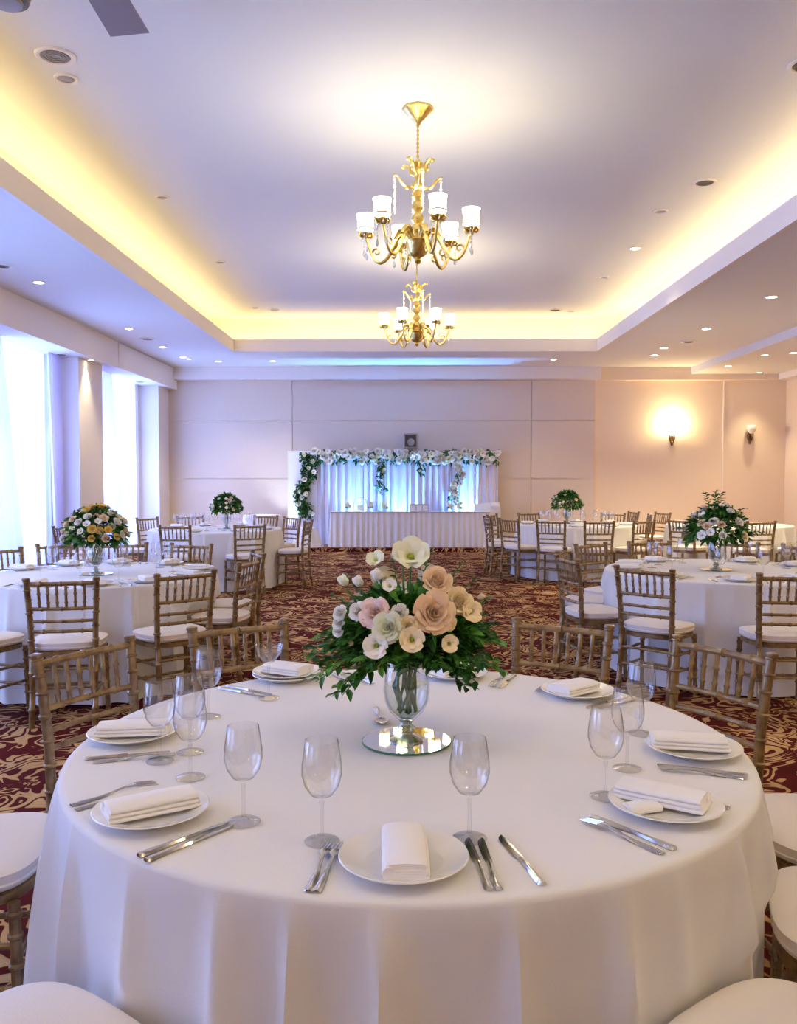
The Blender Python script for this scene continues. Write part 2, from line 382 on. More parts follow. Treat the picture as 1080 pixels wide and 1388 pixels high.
# ceiling fan and brown drum at the top left corner
t = thing('ceiling_fan', 'grey ceiling fan with one blade reaching into the top of the photo', 'ceiling fan', (-1.597, 4.15, ZC))
obj('motor', MB().lathe([(.001, 0), (.07, 0), (.07, -.05), (.02, -.07), (.02, -.25), (.11, -.28), (.13, -.36), (.10, -.42), (.001, -.43)], 24), M['grey'], t)
for k in range(5):
    b = MB().loft([[(-.05, .12, -.335), (.05, .12, -.325), (.05, .12, -.320), (-.05, .12, -.33)], [(-.10, .35, -.34), (.10, .35, -.32), (.10, .35, -.315), (-.10, .35, -.335)], [(-.12, .87, -.34), (.105, .87, -.32), (.105, .87, -.315), (-.12, .87, -.335)]], M=Matrix.Rotation(2*PI*k/5, 4, 'Z'))
    obj('blade', b, M['grey'], t, 0)
t = thing('ceiling_drum', 'brown round ceiling drum cut off by the top left corner', 'ceiling fixture', (-2.32, 5.03, ZC))
obj('drum_body', MB().lathe([(.001, 0), (.13, 0), (.13, -.10), (.12, -.13), (.001, -.135)], 28), M['brown'], t)
obj('drum_cap', MB().lathe([(.09, -.13), (.085, -.15), (.001, -.155)], 24, cap0=False), M['lensoff'], t)

# ------------------------------------------------------------------ chandeliers
def chandelier(loc, label):
    t = thing('chandelier', label, 'chandelier', loc, 0, 'gold chandeliers down the middle of the tray ceiling')
    B = M['brass']; rnd = random.Random(4)
    cp = MB(); n = 32
    prof = [(.115, 0), (.115, -.018), (.10, -.03), (.065, -.07), (.03, -.105), (.018, -.13), (.012, -.14)]
    cp.loft([[((r*(1+(.06 if k % 4 == 0 else 0)))*cos(2*PI*k/n), (r*(1+(.06 if k % 4 == 0 else 0)))*sin(2*PI*k/n), z) for k in range(n)] for r, z in prof])
    obj('ceiling_canopy', cp, B, t)
    ch = MB()
    for k in range(16):
        z = -.14-.0165*k; R = Matrix.Translation((0, 0, z)) @ Matrix.Rotation(PI/2*(k % 2), 4, 'Z')
        ch.tube([(.009*cos(a), 0, .013*sin(a)) for a in [2*PI*i/10 for i in range(11)]], .003, 5, R, cap=False)
    ch.tube([(0, 0, -.12), (0, 0, -.42)], .006, 6)
    obj('chain', ch, B, t)
    pr = []
    zz = -.40
    seq = [.02, .045, .03, .05, .028, .02, .032, .04, .024, .042, .05, .03, .044, .05, .028, .045, .05, .03, .05, .06, .045, .055]
    for i, r in enumerate(seq): pr.append((r, zz-i*.029))
    obj('column', MB().lathe(pr, 20), B, t)
    obj('hub', MB().lathe([(.05, -1.0), (.10, -1.03), (.085, -1.06), (.075, -1.12), (.05, -1.145), (.02, -1.16), (.03, -1.18), (.02, -1.2), (.001, -1.21)], 24), B, t)
    for k in range(8):
        a = 2*PI*k/8+.2; hi = k % 2
        pts = []
        for i in range(13):
            u = i/12
            if hi: r_, z_ = .03+.10*u+.01*sin(u*9), -.52+.14*u*u+.03*sin(u*PI)
            else: r_, z_ = .03+.15*u, -.60+.05*u+.07*u*u-.05*sin(u*PI)
            if u > .8: z_ -= (u-.8)*.25; r_ += (u-.8)*.02
            pts.append((r_*cos(a), r_*sin(a), z_))
        obj('crown_leaf', MB().tube(pts, [.010+.012*sin(PI*i/12) for i in range(12)]+[.016], 8, flat=.6).ball(pts[-1], .016), B, t)
        if not hi:
            s = MB(); e = Vector(pts[-1])
            for i in range(14): s.ball((e.x, e.y, e.z-.03-.019*i), .0085 if i % 3 else .012, 7, 5)
            s.tube([e, e-Vector((0, 0, .3))], .002, 4)
            obj('bead_string', s, M['crystal'], t)
    for k in range(6):
        a = 2*PI*k/6+rad(-62+52)
        ca, sa = cos(a), sin(a)
        pts = []
        for i in range(19):
            u = i/18
            r_ = .05+.37*u
            z_ = -1.07+.10*sin(min(1, u*2.6)*PI)*(1 if u < .385 else 0)
            if u >= .385: z_ = -1.07-.115*sin((u-.385)/.615*PI*1.08) 
            if u > .86: z_ += (u-.86)/.14*.075
            pts.append((r_*ca, r_*sa, z_))
        obj('arm', MB().tube(pts, [.017-.006*i/18 for i in range(19)], 10), B, t)
        lf = []
        for i in range(9):
            u = i/8; lf.append(((.06+.13*u)*ca, (.06+.13*u)*sa, -1.03+.09*sin(u*PI*.9)))
        obj('acanthus_leaf', MB().tube(lf, [.014+.02*sin(PI*i/8) for i in range(9)], 8, flat=.55), B, t)
        for q, (r0, z0, rr) in enumerate(((.33, -1.10, .035), (.20, -1.13, .03))):
            cu = [((r0+rr*(1-.06*i)*cos(.5*i+q*2))*ca, (r0+rr*(1-.06*i)*cos(.5*i+q*2))*sa, z0+rr*(1-.06*i)*sin(.5*i+q*2)) for i in range(13)]
            obj('scroll', MB().tube(cu, [.009-.0004*i for i in range(13)], 6), B, t)
        ex, ey, ez = .42*ca, .42*sa, pts[-1][2]
        lf2 = MB()
        for w_ in range(5):
            b_ = 2*PI*w_/5
            lf2.tube([(ex+.015*cos(b_), ey+.015*sin(b_), ez-.01), (ex+.045*cos(b_), ey+.045*sin(b_), ez-.012), (ex+.062*cos(b_), ey+.062*sin(b_), ez+.012), (ex+.055*cos(b_), ey+.055*sin(b_), ez+.03)], [.006, .010, .008, .003], 6)
        obj('cup_leaves', lf2, B, t)
        T = Matrix.Translation((ex, ey, ez))
        obj('drip_cup', MB().lathe([(.012, -.02), (.03, -.005), (.055, .012), (.057, .016), (.03, .012), (.014, .014), (.014, .06), (.001, .062)], 20, T), B, t)
        sh = MB(); sp = [(.066, .05), (.064, .052), (.062, .08), (.0615, .11), (.066, .15), (.070, .166), (.068, .166), (.060, .11), (.062, .055)]
        sh.lathe(sp, 28, T, cap0=False, cap1=False)
        so = obj('lamp_shade', sh, M['shade'], t)
        obj('shade_trim', MB().lathe([(.066, .048), (.069, .05), (.068, .060), (.065, .062)], 28, T, cap0=False, cap1=False), M['shaderim'], so)
        light('chandelier bulb', 'POINT', (ex, ey, ez+.165), 5.5, (255,236,190), t, .03)
        for dx in (-.05, .05):
            s = MB(); px, py = ex-sa*dx, ey+ca*dx
            for i in range(5): s.ball((px, py, ez-.005-.024*i), .007, 7, 5)
            s.tube([(px, py, ez+.012), (px, py, ez-.12)], .0015, 4)
            s.lathe([(.001, ez-.115), (.006, ez-.13), (.013, ez-.155), (.009, ez-.17), (.001, ez-.18)], 8, Matrix.Translation((px, py, 0)))
            obj('crystal_drop', s, M['crystal'], t)
    return t
c1 = chandelier((.075, 6.8, ZC), 'nearer and larger gold chandelier with six lit white shades')
c2 = dup(c1, (.11, 11.05, ZC), rad(14), 'smaller looking gold chandelier hanging farther back, below the near one')

# ------------------------------------------------------------------ wall fixtures
def sconce(x, z, lit, label, y=YB, rz=0, power=48):
    t = thing('wall_sconce', label, 'wall lamp', (x, y, z), rz, 'bronze wall sconces')
    obj('wall_plate', MB().lathe([(.001, .0), (.05, .0), (.045, .02), (.001, .025)], 20, Matrix.Translation((0, 0, -.10)) @ Matrix.Rotation(PI/2, 4, 'X') @ Matrix.Diagonal((1, 1.9, 1, 1))), M['bronze'], t)
    s = MB()
    for q in (-1, 1):
        s.tube([(0, -.02, -.2), (.03*q, -.05, -.19), (.055*q, -.07, -.10), (.05*q, -.07, -.03), (.07*q, -.07, .03)], [.012, .014, .012, .012, .010], 8)
        s.tube([(0, -.03, -.24), (.03*q, -.05, -.16), (.02*q, -.05, -.08)], .009, 7)
    s.ball((0, -.04, -.22), (.03, .03, .05))
    obj('bracket', s, M['bronze'], t)
    obj('shade', MB().lathe([(.03, -.05), (.075, .0), (.095, .06), (.085, .115), (.075, .12)], 24, Matrix.Translation((0, -.11, 0)), cap1=False), M['bulb'] if lit else M['frost'], t)
    if lit: light('sconce bulb', 'POINT', (0, -.13, .18), power, (255,226,165), t, .05)
sconce(5.45, 2.37, True, 'lit bronze wall sconce with a bright glow around it')
sconce(7.05, 2.40, False, 'unlit bronze sconce with white globe, right of the lit one')
for y in (0.5, 4.5, 8.5): sconce(XR, 2.37, True, 'added bronze fill sconce on the right wall, out of view', y, -PI/2, 58)  # added out of view as warm fill from the right
for x in (-2.5, 1.5, 5): sconce(x, 2.37, True, 'added bronze fill sconce behind the camera, out of view', YF, PI, 13)  # added behind the camera for weak frontal fill
t = thing('wall_speaker', 'small silver speaker box on the wall above the flower garland', 'speaker', (.05, YB-.05, 2.2))
obj('case', MB().box(-.14, .14, -.20, 0, -.15, .15).box(-.05, .05, -.01, .04, -.2, -.05), M['speaker'], t)
obj('front_grille', MB().box(-.115, .115, -.207, -.2, -.125, .125), M['speakerc'], t)
obj('cone', MB().lathe([(.075, 0), (.07, .01), (.02, .003), (.001, .008)], 20, Matrix.Translation((.01, -.207, -.03)) @ Matrix.Rotation(PI/2, 4, 'X')), M['speaker'], t)

# ------------------------------------------------------------------ chairs
def bamboo(mb, a, b, r, nodes, n=8, bow=None):
    a, b = Vector(a), Vector(b); L = (b-a).length; ps, rs = [], []
    def P(u):
        q = a+(b-a)*u
        if bow: q = q+Vector(bow)*(4*u*(1-u))
        return q
    us = [(0, 1.0), (1, 1.0)]
    for q in nodes: us += [(q-.008/L, 1.0), (q-.003/L, 1.32), (q+.003/L, 1.32), (q+.008/L, 1.0)]
    if bow: us += [(k/8, 1.0) for k in range(1, 8)]
    us = sorted(u for u in us if 0 <= u[0] <= 1)
    return mb.tube([P(u) for u, _ in us], [r*k for _, k in us], n)
def super_loop(w, d, z, n=40, e=3.2, yo=0, front=1.0):
    out = []
    for k in range(n):
        a = 2*PI*k/n; c, s = cos(a), sin(a)
        x = w*abs(c)**(2/e)*(1 if c > 0 else -1); y = d*abs(s)**(2/e)*(1 if s > 0 else -1)
        x *= 1+.06*(y/d)
        out.append((x, y+yo, z))
    return out
def make_chair(label):
    t = thing('banquet_chair', label, 'chair', (0,0,0), 0)
    G = M['gold']
    obj('seat_cushion', MB().loft([super_loop(.17, .145, .445), super_loop(.205, .177, .448), super_loop(.212, .184, .457), super_loop(.214, .186, .464), super_loop(.209, .181, .466), super_loop(.211, .183, .472), super_loop(.213, .185, .486), super_loop(.214, .186, .490), super_loop(.206, .178, .495), super_loop(.17, .145, .503), super_loop(.09, .08, .509)]), M['cushion'], t, 50)
    obj('seat_frame', MB().loft([super_loop(.195, .17, .412), super_loop(.205, .178, .416), super_loop(.205, .178, .438), super_loop(.195, .17, .445)]), G, t)
    for s in (-1, 1):
        m = MB(); bamboo(m, (s*.195, .165, 0), (s*.187, .152, .42), .0155, (.06, .3, .42, .62, .8, .93)); obj('front_leg', m, G, t)
        m = MB()
        pts = [(.178, -.215, 0), (.176, -.187, .22), (.178, -.172, .43), (.182, -.178, .60), (.190, -.195, .76), (.196, -.213, .87)]
        ps, rs = [], []
        for i in range(5):
            A, B_ = Vector(pts[i]), Vector(pts[i+1])
            for u, k in ((0, 1), (.42, 1), (.45, 1.28), (.5, 1.28), (.53, 1), (.93, 1), (.955, 1.28), (.98, 1.28)):
                q = A+(B_-A)*u; ps.append((q.x*s, q.y, q.z)); rs.append(.0175*k)
        ps += [(s*.196, -.213, .868), (s*.196, -.214, .876), (s*.196, -.215, .884), (s*.196, -.215, .887)]; rs += [.0175, .022, .021, .012]
        obj('back_post', m.tube(ps, rs, 10), G, t)
    rails = [(.850, .193, -.209, .013), (.700, .187, -.188, .011), (.625, .184, -.181, .010), (.565, .181, -.177, .011)]
    for z, w, y, r in rails:
        m = MB(); bamboo(m, (-w, y, z), (w, y, z), r, (.2, .5, .8), bow=(0, -.018, 0)); obj('back_rail', m, G, t)
    for k in range(6):
        x = -.125+.05*k; bw = -.018*(1-(x/.19)**2)
        m = MB(); bamboo(m, (x, -.188+bw, .70), (x*1.03, -.209+bw, .85), .0085, (.25, .6), 7); obj('spindle', m, G, t)
    for z in (.17, .28):
        m = MB(); bamboo(m, (-.19, .16, z), (.19, .16, z), .009, (.25, .75), 7); obj('stretcher', m, G, t)
        m = MB(); bamboo(m, (-.176, -.187, z+.06), (.176, -.187, z+.06), .009, (.25, .75), 7); obj('stretcher', m, G, t)
        for s in (-1, 1):
            m = MB(); bamboo(m, (s*.191, .16, z+.03), (s*.176, -.19, z+.03), .009, (.25, .75), 7); obj('stretcher', m, G, t)
    return t
chair0 = None
def chair(x, y, yaw, label, group):
    """yaw: direction the sitter faces (world angle)"""
    global chair0
    if chair0 is None:
        chair0 = make_chair(label); c = chair0; c.location = (x, y, 0); c.rotation_euler = (0, 0, yaw-PI/2)
    else: c = dup(chair0, (x, y, 0), yaw-PI/2, label)
    c['group'] = group
    return c
TAB = dict(T0=(0, 2.30), T1=(-2.28, 6.25), T2=(2.42, 6.55), T3=(-2.62, 11.6), T4=(2.5, 12.7), T5=(4.75, 12.7))
SEATS = {}
def seat(tb, ang, label, rt=1.32, twist=0):
    cx, cy = TAB[tb]; a = rad(ang); rc = rt-.215; SEATS.setdefault(tb, []).append((a, rc))
    return chair(cx+rc*cos(a), cy+rc*sin(a), a+PI+rad(twist), label, 'chairs around the banquet tables')
seat('T0', 149, 'gold bamboo chair leaning back left of the nearest table, behind three wine glasses', 1.33)
seat('T0', 121, 'gold bamboo chair behind the napkin plate with the coupe glass', 1.33)
seat('T0', 91, 'gold bamboo chair hidden behind the large bouquet of the nearest table', 1.30)
seat('T0', 62, 'gold bamboo chair at nearest table, just right of the large bouquet', 1.34)
seat('T0', 33, 'gold bamboo chair at nearest table right, behind the overlapping wine glasses', 1.33)
seat('T0', 6, 'chair with cream seat by the right photo edge, upper one of two', 1.38)
seat('T0', -21, 'chair with rounded cream seat by the right photo edge, lower one of two', 1.31)
seat('T0', -53, 'chair with cream seat cut off at the bottom right corner', 1.31)
seat('T0', 183, 'chair with white seat by the left photo edge, beside the nearest tablecloth', 1.37, 4)
seat('T0', 234, 'chair with white seat cut off at the bottom left corner', 1.33)
for a, l, r in [(-108, 'chair cut off by the left photo edge at the left table', 1.32), (-79, 'gold chair with its back to the camera at the left table front', 1.32), (-47, 'gold chair at the left table front right, white seat turned sideways', 1.32), (-10, 'gold chair on the left table right side, nearer of two nested ones', 1.17), (23, 'gold chair on the left table right side, farther of two nested ones', 1.19), (74, 'gold chair behind the left table, right of its bouquet', 1.32), (101, 'gold chair directly behind the left table bouquet', 1.36), (122, 'gold chair behind the left table, just left of its bouquet', 1.5), (146, 'gold chair behind the left table at the left photo edge', 1.32)]:
    seat('T1', a, l, r)
for a, l, r in [(-132, 'gold chair with its back to the camera at the right table front', 1.32), (-93, 'gold chair at the right table front, cut by the photo edge', 1.32), (-168, 'gold chair on the left side of the right table, nearest the aisle', 1.28), (161, 'gold chair hidden behind the aisle chair of the right table', 1.24), (127, 'gold chair behind the right table, left of its wine glasses', 1.32), (99, 'gold chair behind the right table, between wine glasses and bouquet', 1.32), (66, 'gold chair behind the right table, right of its bouquet', 1.32), (40, 'gold chair behind the right table at the photo edge', 1.32)]:
    seat('T2', a, l, r)
for a, l, r in [(-99, 'gold chair at the front left of the back left table', 1.32), (-59, 'gold chair at the front right of the back left table', 1.32), (45, 'gold chair at the right of the back left table, beneath the flower column', 1.3), (-8, 'gold chair on the right side of the back left table by the aisle', 1.3), (71, 'gold chair behind the back left table, right of its bouquet', 1.42), (119, 'gold chair behind the back left table, left of its bouquet', 1.32), (150, 'gold chair at the far left of the back left table by the curtain', 1.32), (182, 'gold chair on the window side of the back left table', 1.32)]:
    seat('T3', a, l, r)
for a, l, r in [(153, 'gold chair at the back right table, beside the head table end', 1.34), (-171, 'gold chair on the left side of the back right table, second from aisle', 1.36), (-146, 'gold chair on the left side of the back right table, seat toward the aisle', 1.32), (-116, 'gold chair with its back to the camera, front left of back right table', 1.32), (-88, 'gold chair with its back to the camera, front middle of back right table', 1.32), (114, 'gold chair behind the back right table, left of its bouquet', 1.32), (53, 'gold chair behind the back right table, right of its bouquet', 1.32), (-58, 'gold chair at the front right of the back right table', 1.32)]:
    seat('T4', a, l, r)
for a, l, r in [(-138, 'gold chair with white rail left of the bouquet, at the far right table', 1.32), (-95, 'gold chair turned sideways right of the bouquet, at the far right table', 1.36), (-62, 'gold chair at the far right table near the photo edge, left of two', 1.36), (-35, 'gold chair at the far right table near the photo edge, right of two', 1.32)]:
    seat('T5', a, l, r, 12 if a == -95 else 0)
for x, y, w, l in [(3.55, 13.35, 170, 'gold chair in the back right cluster by the wall, left one'), (4.0, 14.05, 200, 'gold chair in the back right cluster by the wall, taller looking middle one'), (3.62, 14.5, 190, 'gold chair in the back right cluster by the wall, hindmost one')]:
    chair(x, y, rad(w), l, 'chairs waiting by the back wall')
for x, y, w, l in [(-3.95, 10.2, 60, 'gold chair standing by the curtain behind the left bouquet, nearer one'), (-4.2, 10.95, 30, 'gold chair standing by the curtain behind the left bouquet, farther one')]:
    chair(x, y, rad(w), l, 'chairs by the window')
for x, y, w, l in [(6.1, 12.4, 200, 'gold chair at the right photo edge behind the right table glasses'), (5.75, 11.2, 160, 'gold chair cut by the right photo edge, in front of the far right table')]:
    chair(x, y, rad(w), l, 'chairs by the right wall')

# ------------------------------------------------------------------ tablecloths
def cloth(R, H, seed, n=13, amp=.03, nseg=360, seats=()):
    rnd = random.Random(seed); p1, p2, p3 = [rnd.random()*6.28 for _ in range(3)]
    folds = []
    a0 = 0
    while a0 < 2*PI-.12:
        st = 2*PI/n*rnd.uniform(.6, 1.4); folds.append((a0+st/2, rnd.uniform(.55, 1.1), rnd.uniform(.032, .062), rnd.uniform(-.3, .3))); a0 += st
    def F(a, u):
        v = 0
        for c, h, w, sk in folds:
            d = (a-c+PI) % (2*PI)-PI
            d -= sk*.12*u
            ww = w*(.45+.9*u)
            v += h*math.exp(-abs(d/ww)**1.5)
        return v + .14*sin(7*a+p2)*u
    def limit(a, z):
        k = min(1, max(0, (.60-z)/.07)); lim = 9
        if k <= 0: return lim
        for sa, rc in seats:
            d = (a-sa+PI) % (2*PI)-PI
            if abs(d) > .6: continue
            lat = abs(rc*sin(d)); f = (rc-.20)/max(.5, cos(d))
            q = max(0, (lat-.215)/.10)
            lim = min(lim, f+q*q*.10+(1-k)*.12)
        return lim
    rings = [(0.25, H), (.5, H), (.75, H), (.93, H)]
    prof = [(R-.02, H, 0), (R-.008, H-.0015, 0), (R-.002, H-.006, 0), (R+.001, H-.014, .0)]
    for i in range(1, 19):
        u = i/18; prof.append((R+.001+.012*u, H-.014-(H-.026)*u, u))
    m = MB(); loops = []
    for q, z in rings: loops.append([(R*q*cos(2*PI*k/nseg), R*q*sin(2*PI*k/nseg), z) for k in range(nseg)])
    for r, z, u in prof:
        w = amp*min(1, u*1.15)**.65 if u > 0 else 0
        l = []
        for k in range(nseg):
            a = 2*PI*k/nseg; rr = min(r+w*(F(a, u)-.12), limit(a, z))
            l.append((rr*cos(a), rr*sin(a), z))
        loops.append(l)
    loops.append([(p[0]*.992, p[1]*.992, p[2]+.002) for p in loops[-1]])
    return m.loft(loops, True, False)
HT = .76
def tablecloth(tb, label, seed, n=15, amp=.10):
    o = obj('tablecloth', cloth(.85 if tb == 'T1' else .888, HT, seed, n, amp, seats=SEATS.get(tb, ())), M['cloth'], None, 60, loc=(*TAB[tb], 0))
    tag(o, label, 'tablecloth', 'round white tablecloths')
tablecloth('T0', 'white floor length cloth on the nearest round table in front', 3, 27, .12)
tablecloth('T1', 'white floor length cloth on the round table at left below the yellow bouquet', 5, 18)
tablecloth('T2', 'white floor length cloth on the round table at right below the white bouquet', 8, 18)
tablecloth('T3', 'white floor length cloth on the back left round table', 11, 17)
tablecloth('T4', 'white floor length cloth on the back right round table', 14, 17)
tablecloth('T5', 'white floor length cloth on the far right table behind the bouquet', 17, 17)

# ------------------------------------------------------------------ tableware prototypes
def plate_mb(R=.121):
    return MB().lathe([(.001, .004), (R*.55, .003), (R*.56, 0), (R*.62, 0), (R*.66, .006), (R*.98, .019), (R, .0205), (R*.985, .0225), (R*.70, .011), (R*.62, .0075), (R*.58, .0065), (.001, .006)], 56, cap0=True, cap1=True)
def slab(m, L, W, z0, h, M_=None, bulge=0):
    n = 10; loops = []
    for i in range(n+1):
        u = i/n; x = -L/2+L*u; e = 1-.06*(2*u-1)**6
        lp = []
        for k in range(16):
            a = 2*PI*k/16; c, s = cos(a), sin(a)
            y = W/2*(abs(c)**.35)*(1 if c > 0 else -1); z = h/2*(abs(s)**.6)*(1 if s > 0 else -1)
            bz = bulge*(1-(2*y/W)**2)*(1-.5*(2*u-1)**2) if s > 0 else 0
            lp.append((x, y*e, z0+h/2+z+bz))
        loops.append(lp)
    return m.loft(loops, M=M_)
def napkin_mb(L=.19, W=.085, layers=3, seed=0):
    rnd = random.Random(seed); m = MB(); h = .0095
    for k in range(layers):
        slab(m, L-.004*k+rnd.uniform(-.004, .004), W-.003*k, k*(h-.0008), h, Matrix.Translation((rnd.uniform(-.003, .003), rnd.uniform(-.003, .003), 0)) @ Matrix.Rotation(rad(rnd.uniform(-2, 2)), 4, 'Z'), .007 if k == layers-1 else .001)
    # outer turn closing the fold along one long side
    lo = []
    Ht = layers*(h-.0008)
    for i in range(9):
        x = -L/2+L*i/8
        lo.append([(x, W/2-.010+.012*cos(a), Ht/2+Ht/2*sin(a)) for a in [2*PI*j/12 for j in range(12)]])
    m.loft(lo)
    return m
def glass_mb(coupe=False):
    if coupe: bowl = [(.006, .115), (.02, .122), (.040, .145), (.0475, .17), (.0482, .172)]
    else: bowl = [(.006, .088), (.022, .095), (.034, .112), (.0400, .135), (.0395, .155), (.036, .18), (.0325, .203)]
    foot = [(.001, .0005), (.034, .0005), (.035, .002), (.033, .003), (.012, .006), (.0045, .012), (.0036, .03), (.0036, bowl[0][1]-.02), (.0050, bowl[0][1]-.006)]
    inner = [(r-.0011, z+.001) for r, z in reversed(bowl[1:])] + [(.004, bowl[0][1]+.006), (.001, bowl[0][1]+.0055)]
    return foot, bowl, inner
def bar_outline(m, pts, th, M_=None, zf=None):
    """flat plate from a list of (y, halfwidth): length along +y"""
    loops = []
    for y, w in pts:
        z = zf(y) if zf else 0
        loops.append([(-w, y, z), (-w*.6, y, z+th*.8), (0, y, z+th), (w*.6, y, z+th*.8), (w, y, z), (w*.6, y, z-th*.1), (-w*.6, y, z-th*.1)])
    return m.loft(loops, M=M_)
HND = [(0, .006), (.003, .0085), (.012, .0092), (.04, .0078), (.07, .0058), (.095, .0045), (.105, .005)]
def make_knife(label):
    t = thing('table_knife', label, 'knife')
    obj('handle', bar_outline(MB(), [(y, w) for y, w in HND], .0065), M['steel'], t)
    b = MB(); loops = []
    for y, wl_, wr in [(.103, .005, .005), (.110, .007, .0055), (.13, .0095, .0055), (.17, .0105, .0055), (.195, .009, .005), (.206, .005, .0035), (.209, .001, .001)]:
        loops.append([(-wl_, y, .001), (-wl_*.2, y, .0035), (wr, y, .0040), (wr, y, .0005)])
    obj('blade', b.loft(loops), M['steel'], t, 30); return t
def make_fork(label):
    t = thing('table_fork', label, 'fork')
    zf = lambda y: .0005+.008*max(0, sin((y-.08)/.12*PI))*(1 if y > .08 else 0)
    obj('handle', bar_outline(MB(), HND[:-1]+[(.11, .004), (.13, .0038)], .004, zf=zf), M['steel'], t)
    h = MB(); bar_outline(h, [(.128, .004), (.137, .009), (.146, .0115), (.153, .0115)], .0022, zf=zf)
    for k in range(4):
        x = -.0095+.00633*k
        h.tube([(x, .152, zf(.152)+.001), (x, .175, zf(.175)+.001), (x*.97, .195, zf(.195)+.0015), (x*.97, .2, .004)], [.0021, .0019, .0014, .0007], 6)
    obj('tines', h, M['steel'], t, 50); return t
def make_spoon(label):
    t = thing('table_spoon', label, 'spoon')
    zf = lambda y: .0005+.006*max(0, sin((y-.08)/.10*PI))*(1 if y > .08 else 0)
    obj('handle', bar_outline(MB(), HND[:-1]+[(.12, .004), (.14, .0038)], .004, zf=zf), M['steel'], t)
    b = MB(); loops = []
    for i in range(9):
        u = i/8; y = .137+.062*u; w = .0205*sin(PI*(.06+.92*u)**.85); d = .009*sin(PI*u)
        loops.append([(-w+2*w*k/8, y, .009-d*(1-(k/4-1)**2)+.000*k) for k in range(9)]+[(w-2*w*k/8, y, .0075-d*(1-(k/4-1)**2)) for k in range(9)])
    obj('bowl', b.loft(loops), M['steel'], t, 60); return t
def make_glass(label, coupe=False):
    t = thing('coupe_glass' if coupe else 'wine_glass', label, 'glass')
    foot, bowl, inner = glass_mb(coupe)
    obj('stem', MB().lathe(foot, 24, cap1=False), M['solid'], t)
    obj('bowl', MB().lathe(bowl+inner, 32, cap0=False), M['glass'], t)
    return t
protos = {}
def ware(kind, x, y, z, rz, label, group, tilt=None, scale=None):
    if kind not in protos:
        mk = dict(knife=make_knife, fork=make_fork, spoon=make_spoon, glass=make_glass, coupe=lambda l: make_glass(l, True))
        if kind in mk: o = mk[kind](label)
        elif kind == 'plate':
            o = tag(obj('dinner_plate', plate_mb(), M['china'], None, 60), label, 'plate')
        elif kind == 'napkin':
            o = tag(obj('folded_napkin', napkin_mb(), M['napkin'], None, 55), label, 'napkin')
        elif kind == 'napkin_b':
            o = tag(obj('folded_napkin', napkin_mb(.155, .105, 3, 4), M['napkin'], None, 55), label, 'napkin')
        protos[kind] = o
        o.location = (x, y, z); o.rotation_euler = (tilt[0] if tilt else 0, tilt[1] if tilt else 0, rz)
        o['group'] = group
        if scale: o.scale = (scale,)*3
        return o
    return dup(protos[kind], (x, y, z), rz, label, group, scale, tilt)
def along(kind, tip, base, label, group='cutlery on the nearest table', z=HT+.0015, flip=0):
    dx, dy = tip[0]-base[0], tip[1]-base[1]
    return ware(kind, base[0], base[1], z, math.atan2(dy, dx)-PI/2, label, group)
G0 = 'place settings on the nearest table'
def place(x, y, nrot, pl, nl, kind='napkin', noff=(0, 0), extra=0, z=HT+.001):
    ware('plate', x, y, z, 0, pl, 'plates on the nearest table')
    ware(kind, x+noff[0], y+noff[1], z+.0125, nrot, nl, 'napkins on the nearest table')
place(-.008, 1.554, rad(92), 'white china plate at the front place of the nearest table', 'white napkin standing lengthwise on the front plate', noff=(.004, .0))
place(-.543, 1.774, rad(32), 'white china plate at the front left, under the long rolled napkin', 'long rolled napkin on the front left plate beside the forks', noff=(.0, .0))
place(-.757, 2.315, rad(8), 'white china plate at the left table edge behind the wine glasses', 'folded napkin on the left edge plate behind the wine glasses')
place(-.43, 3.0, rad(-25), 'white china plate behind the coupe glass at the back left', 'flat folded napkin behind the coupe glass', 'napkin_b')
ware('plate', -.43, 3.0, HT+.0115, 0, 'upper white plate stacked under the napkin behind the coupe glass', 'plates on the nearest table')
bpy.context.view_layer.update()
for o in list(COL.objects):
    if o.get('label') == 'flat folded napkin behind the coupe glass': o.location.z += .011
place(.165, 3.04, rad(35), 'white china plate behind the bouquet, right of the vase', 'folded napkin on the plate behind the bouquet', 'napkin_b')
place(.558, 2.787, rad(38), 'white china plate at the back right, in front of a chair', 'thick loosely folded napkin on the back right plate', 'napkin_b', noff=(-.01, .0))
place(.744, 2.205, rad(-10), 'white china plate at the right edge, farther of the right pair', 'long folded napkin on the farther right plate', noff=(-.01, .01))
place(.555, 1.819, rad(-32), 'white china plate at the right, nearer of the right pair', 'crumpled long napkin on the nearer right plate', noff=(-.005, .02))
m = slab(MB(), .07, .05, 0, .012, bulge=.006)
o = obj('napkin_corner', m, M['napkin'], [q for q in COL.objects if q.get('label') == 'crumpled long napkin on the nearer right plate'][0], 55, loc=(-.02, -.065, -.003)); o.rotation_euler = (0, 0, rad(50))
gl = [(-.341, 1.742, 'wine glass at the front left, near the knife tips'), (-.169, 1.65, 'wine glass in front, left of the front plate above the forks'), (.122, 1.667, 'wine glass in front, right of the front plate above the knives'), (.442, 1.89, 'front one of the three overlapping wine glasses at right'), (.538, 2.076, 'middle one of the three overlapping wine glasses at right'), (.648, 2.361, 'hindmost of the three overlapping wine glasses at right'), (-.624, 2.117, 'leftmost wine glass, over the left edge plate'), (-.566, 2.187, 'second wine glass from the left, partly behind another'), (-.518, 2.002, 'wine glass of the left cluster standing nearest the rolled napkin'), (-.594, 2.515, 'hindmost wine glass of the left cluster')]
for x, y, l in gl: ware('glass', x, y, HT+.001, 0, l, 'wine glasses on the nearest table')
ware('coupe', -.45, 2.73, HT+.001, 0, 'shallow coupe glass in front of the back left plate', 'wine glasses on the nearest table')
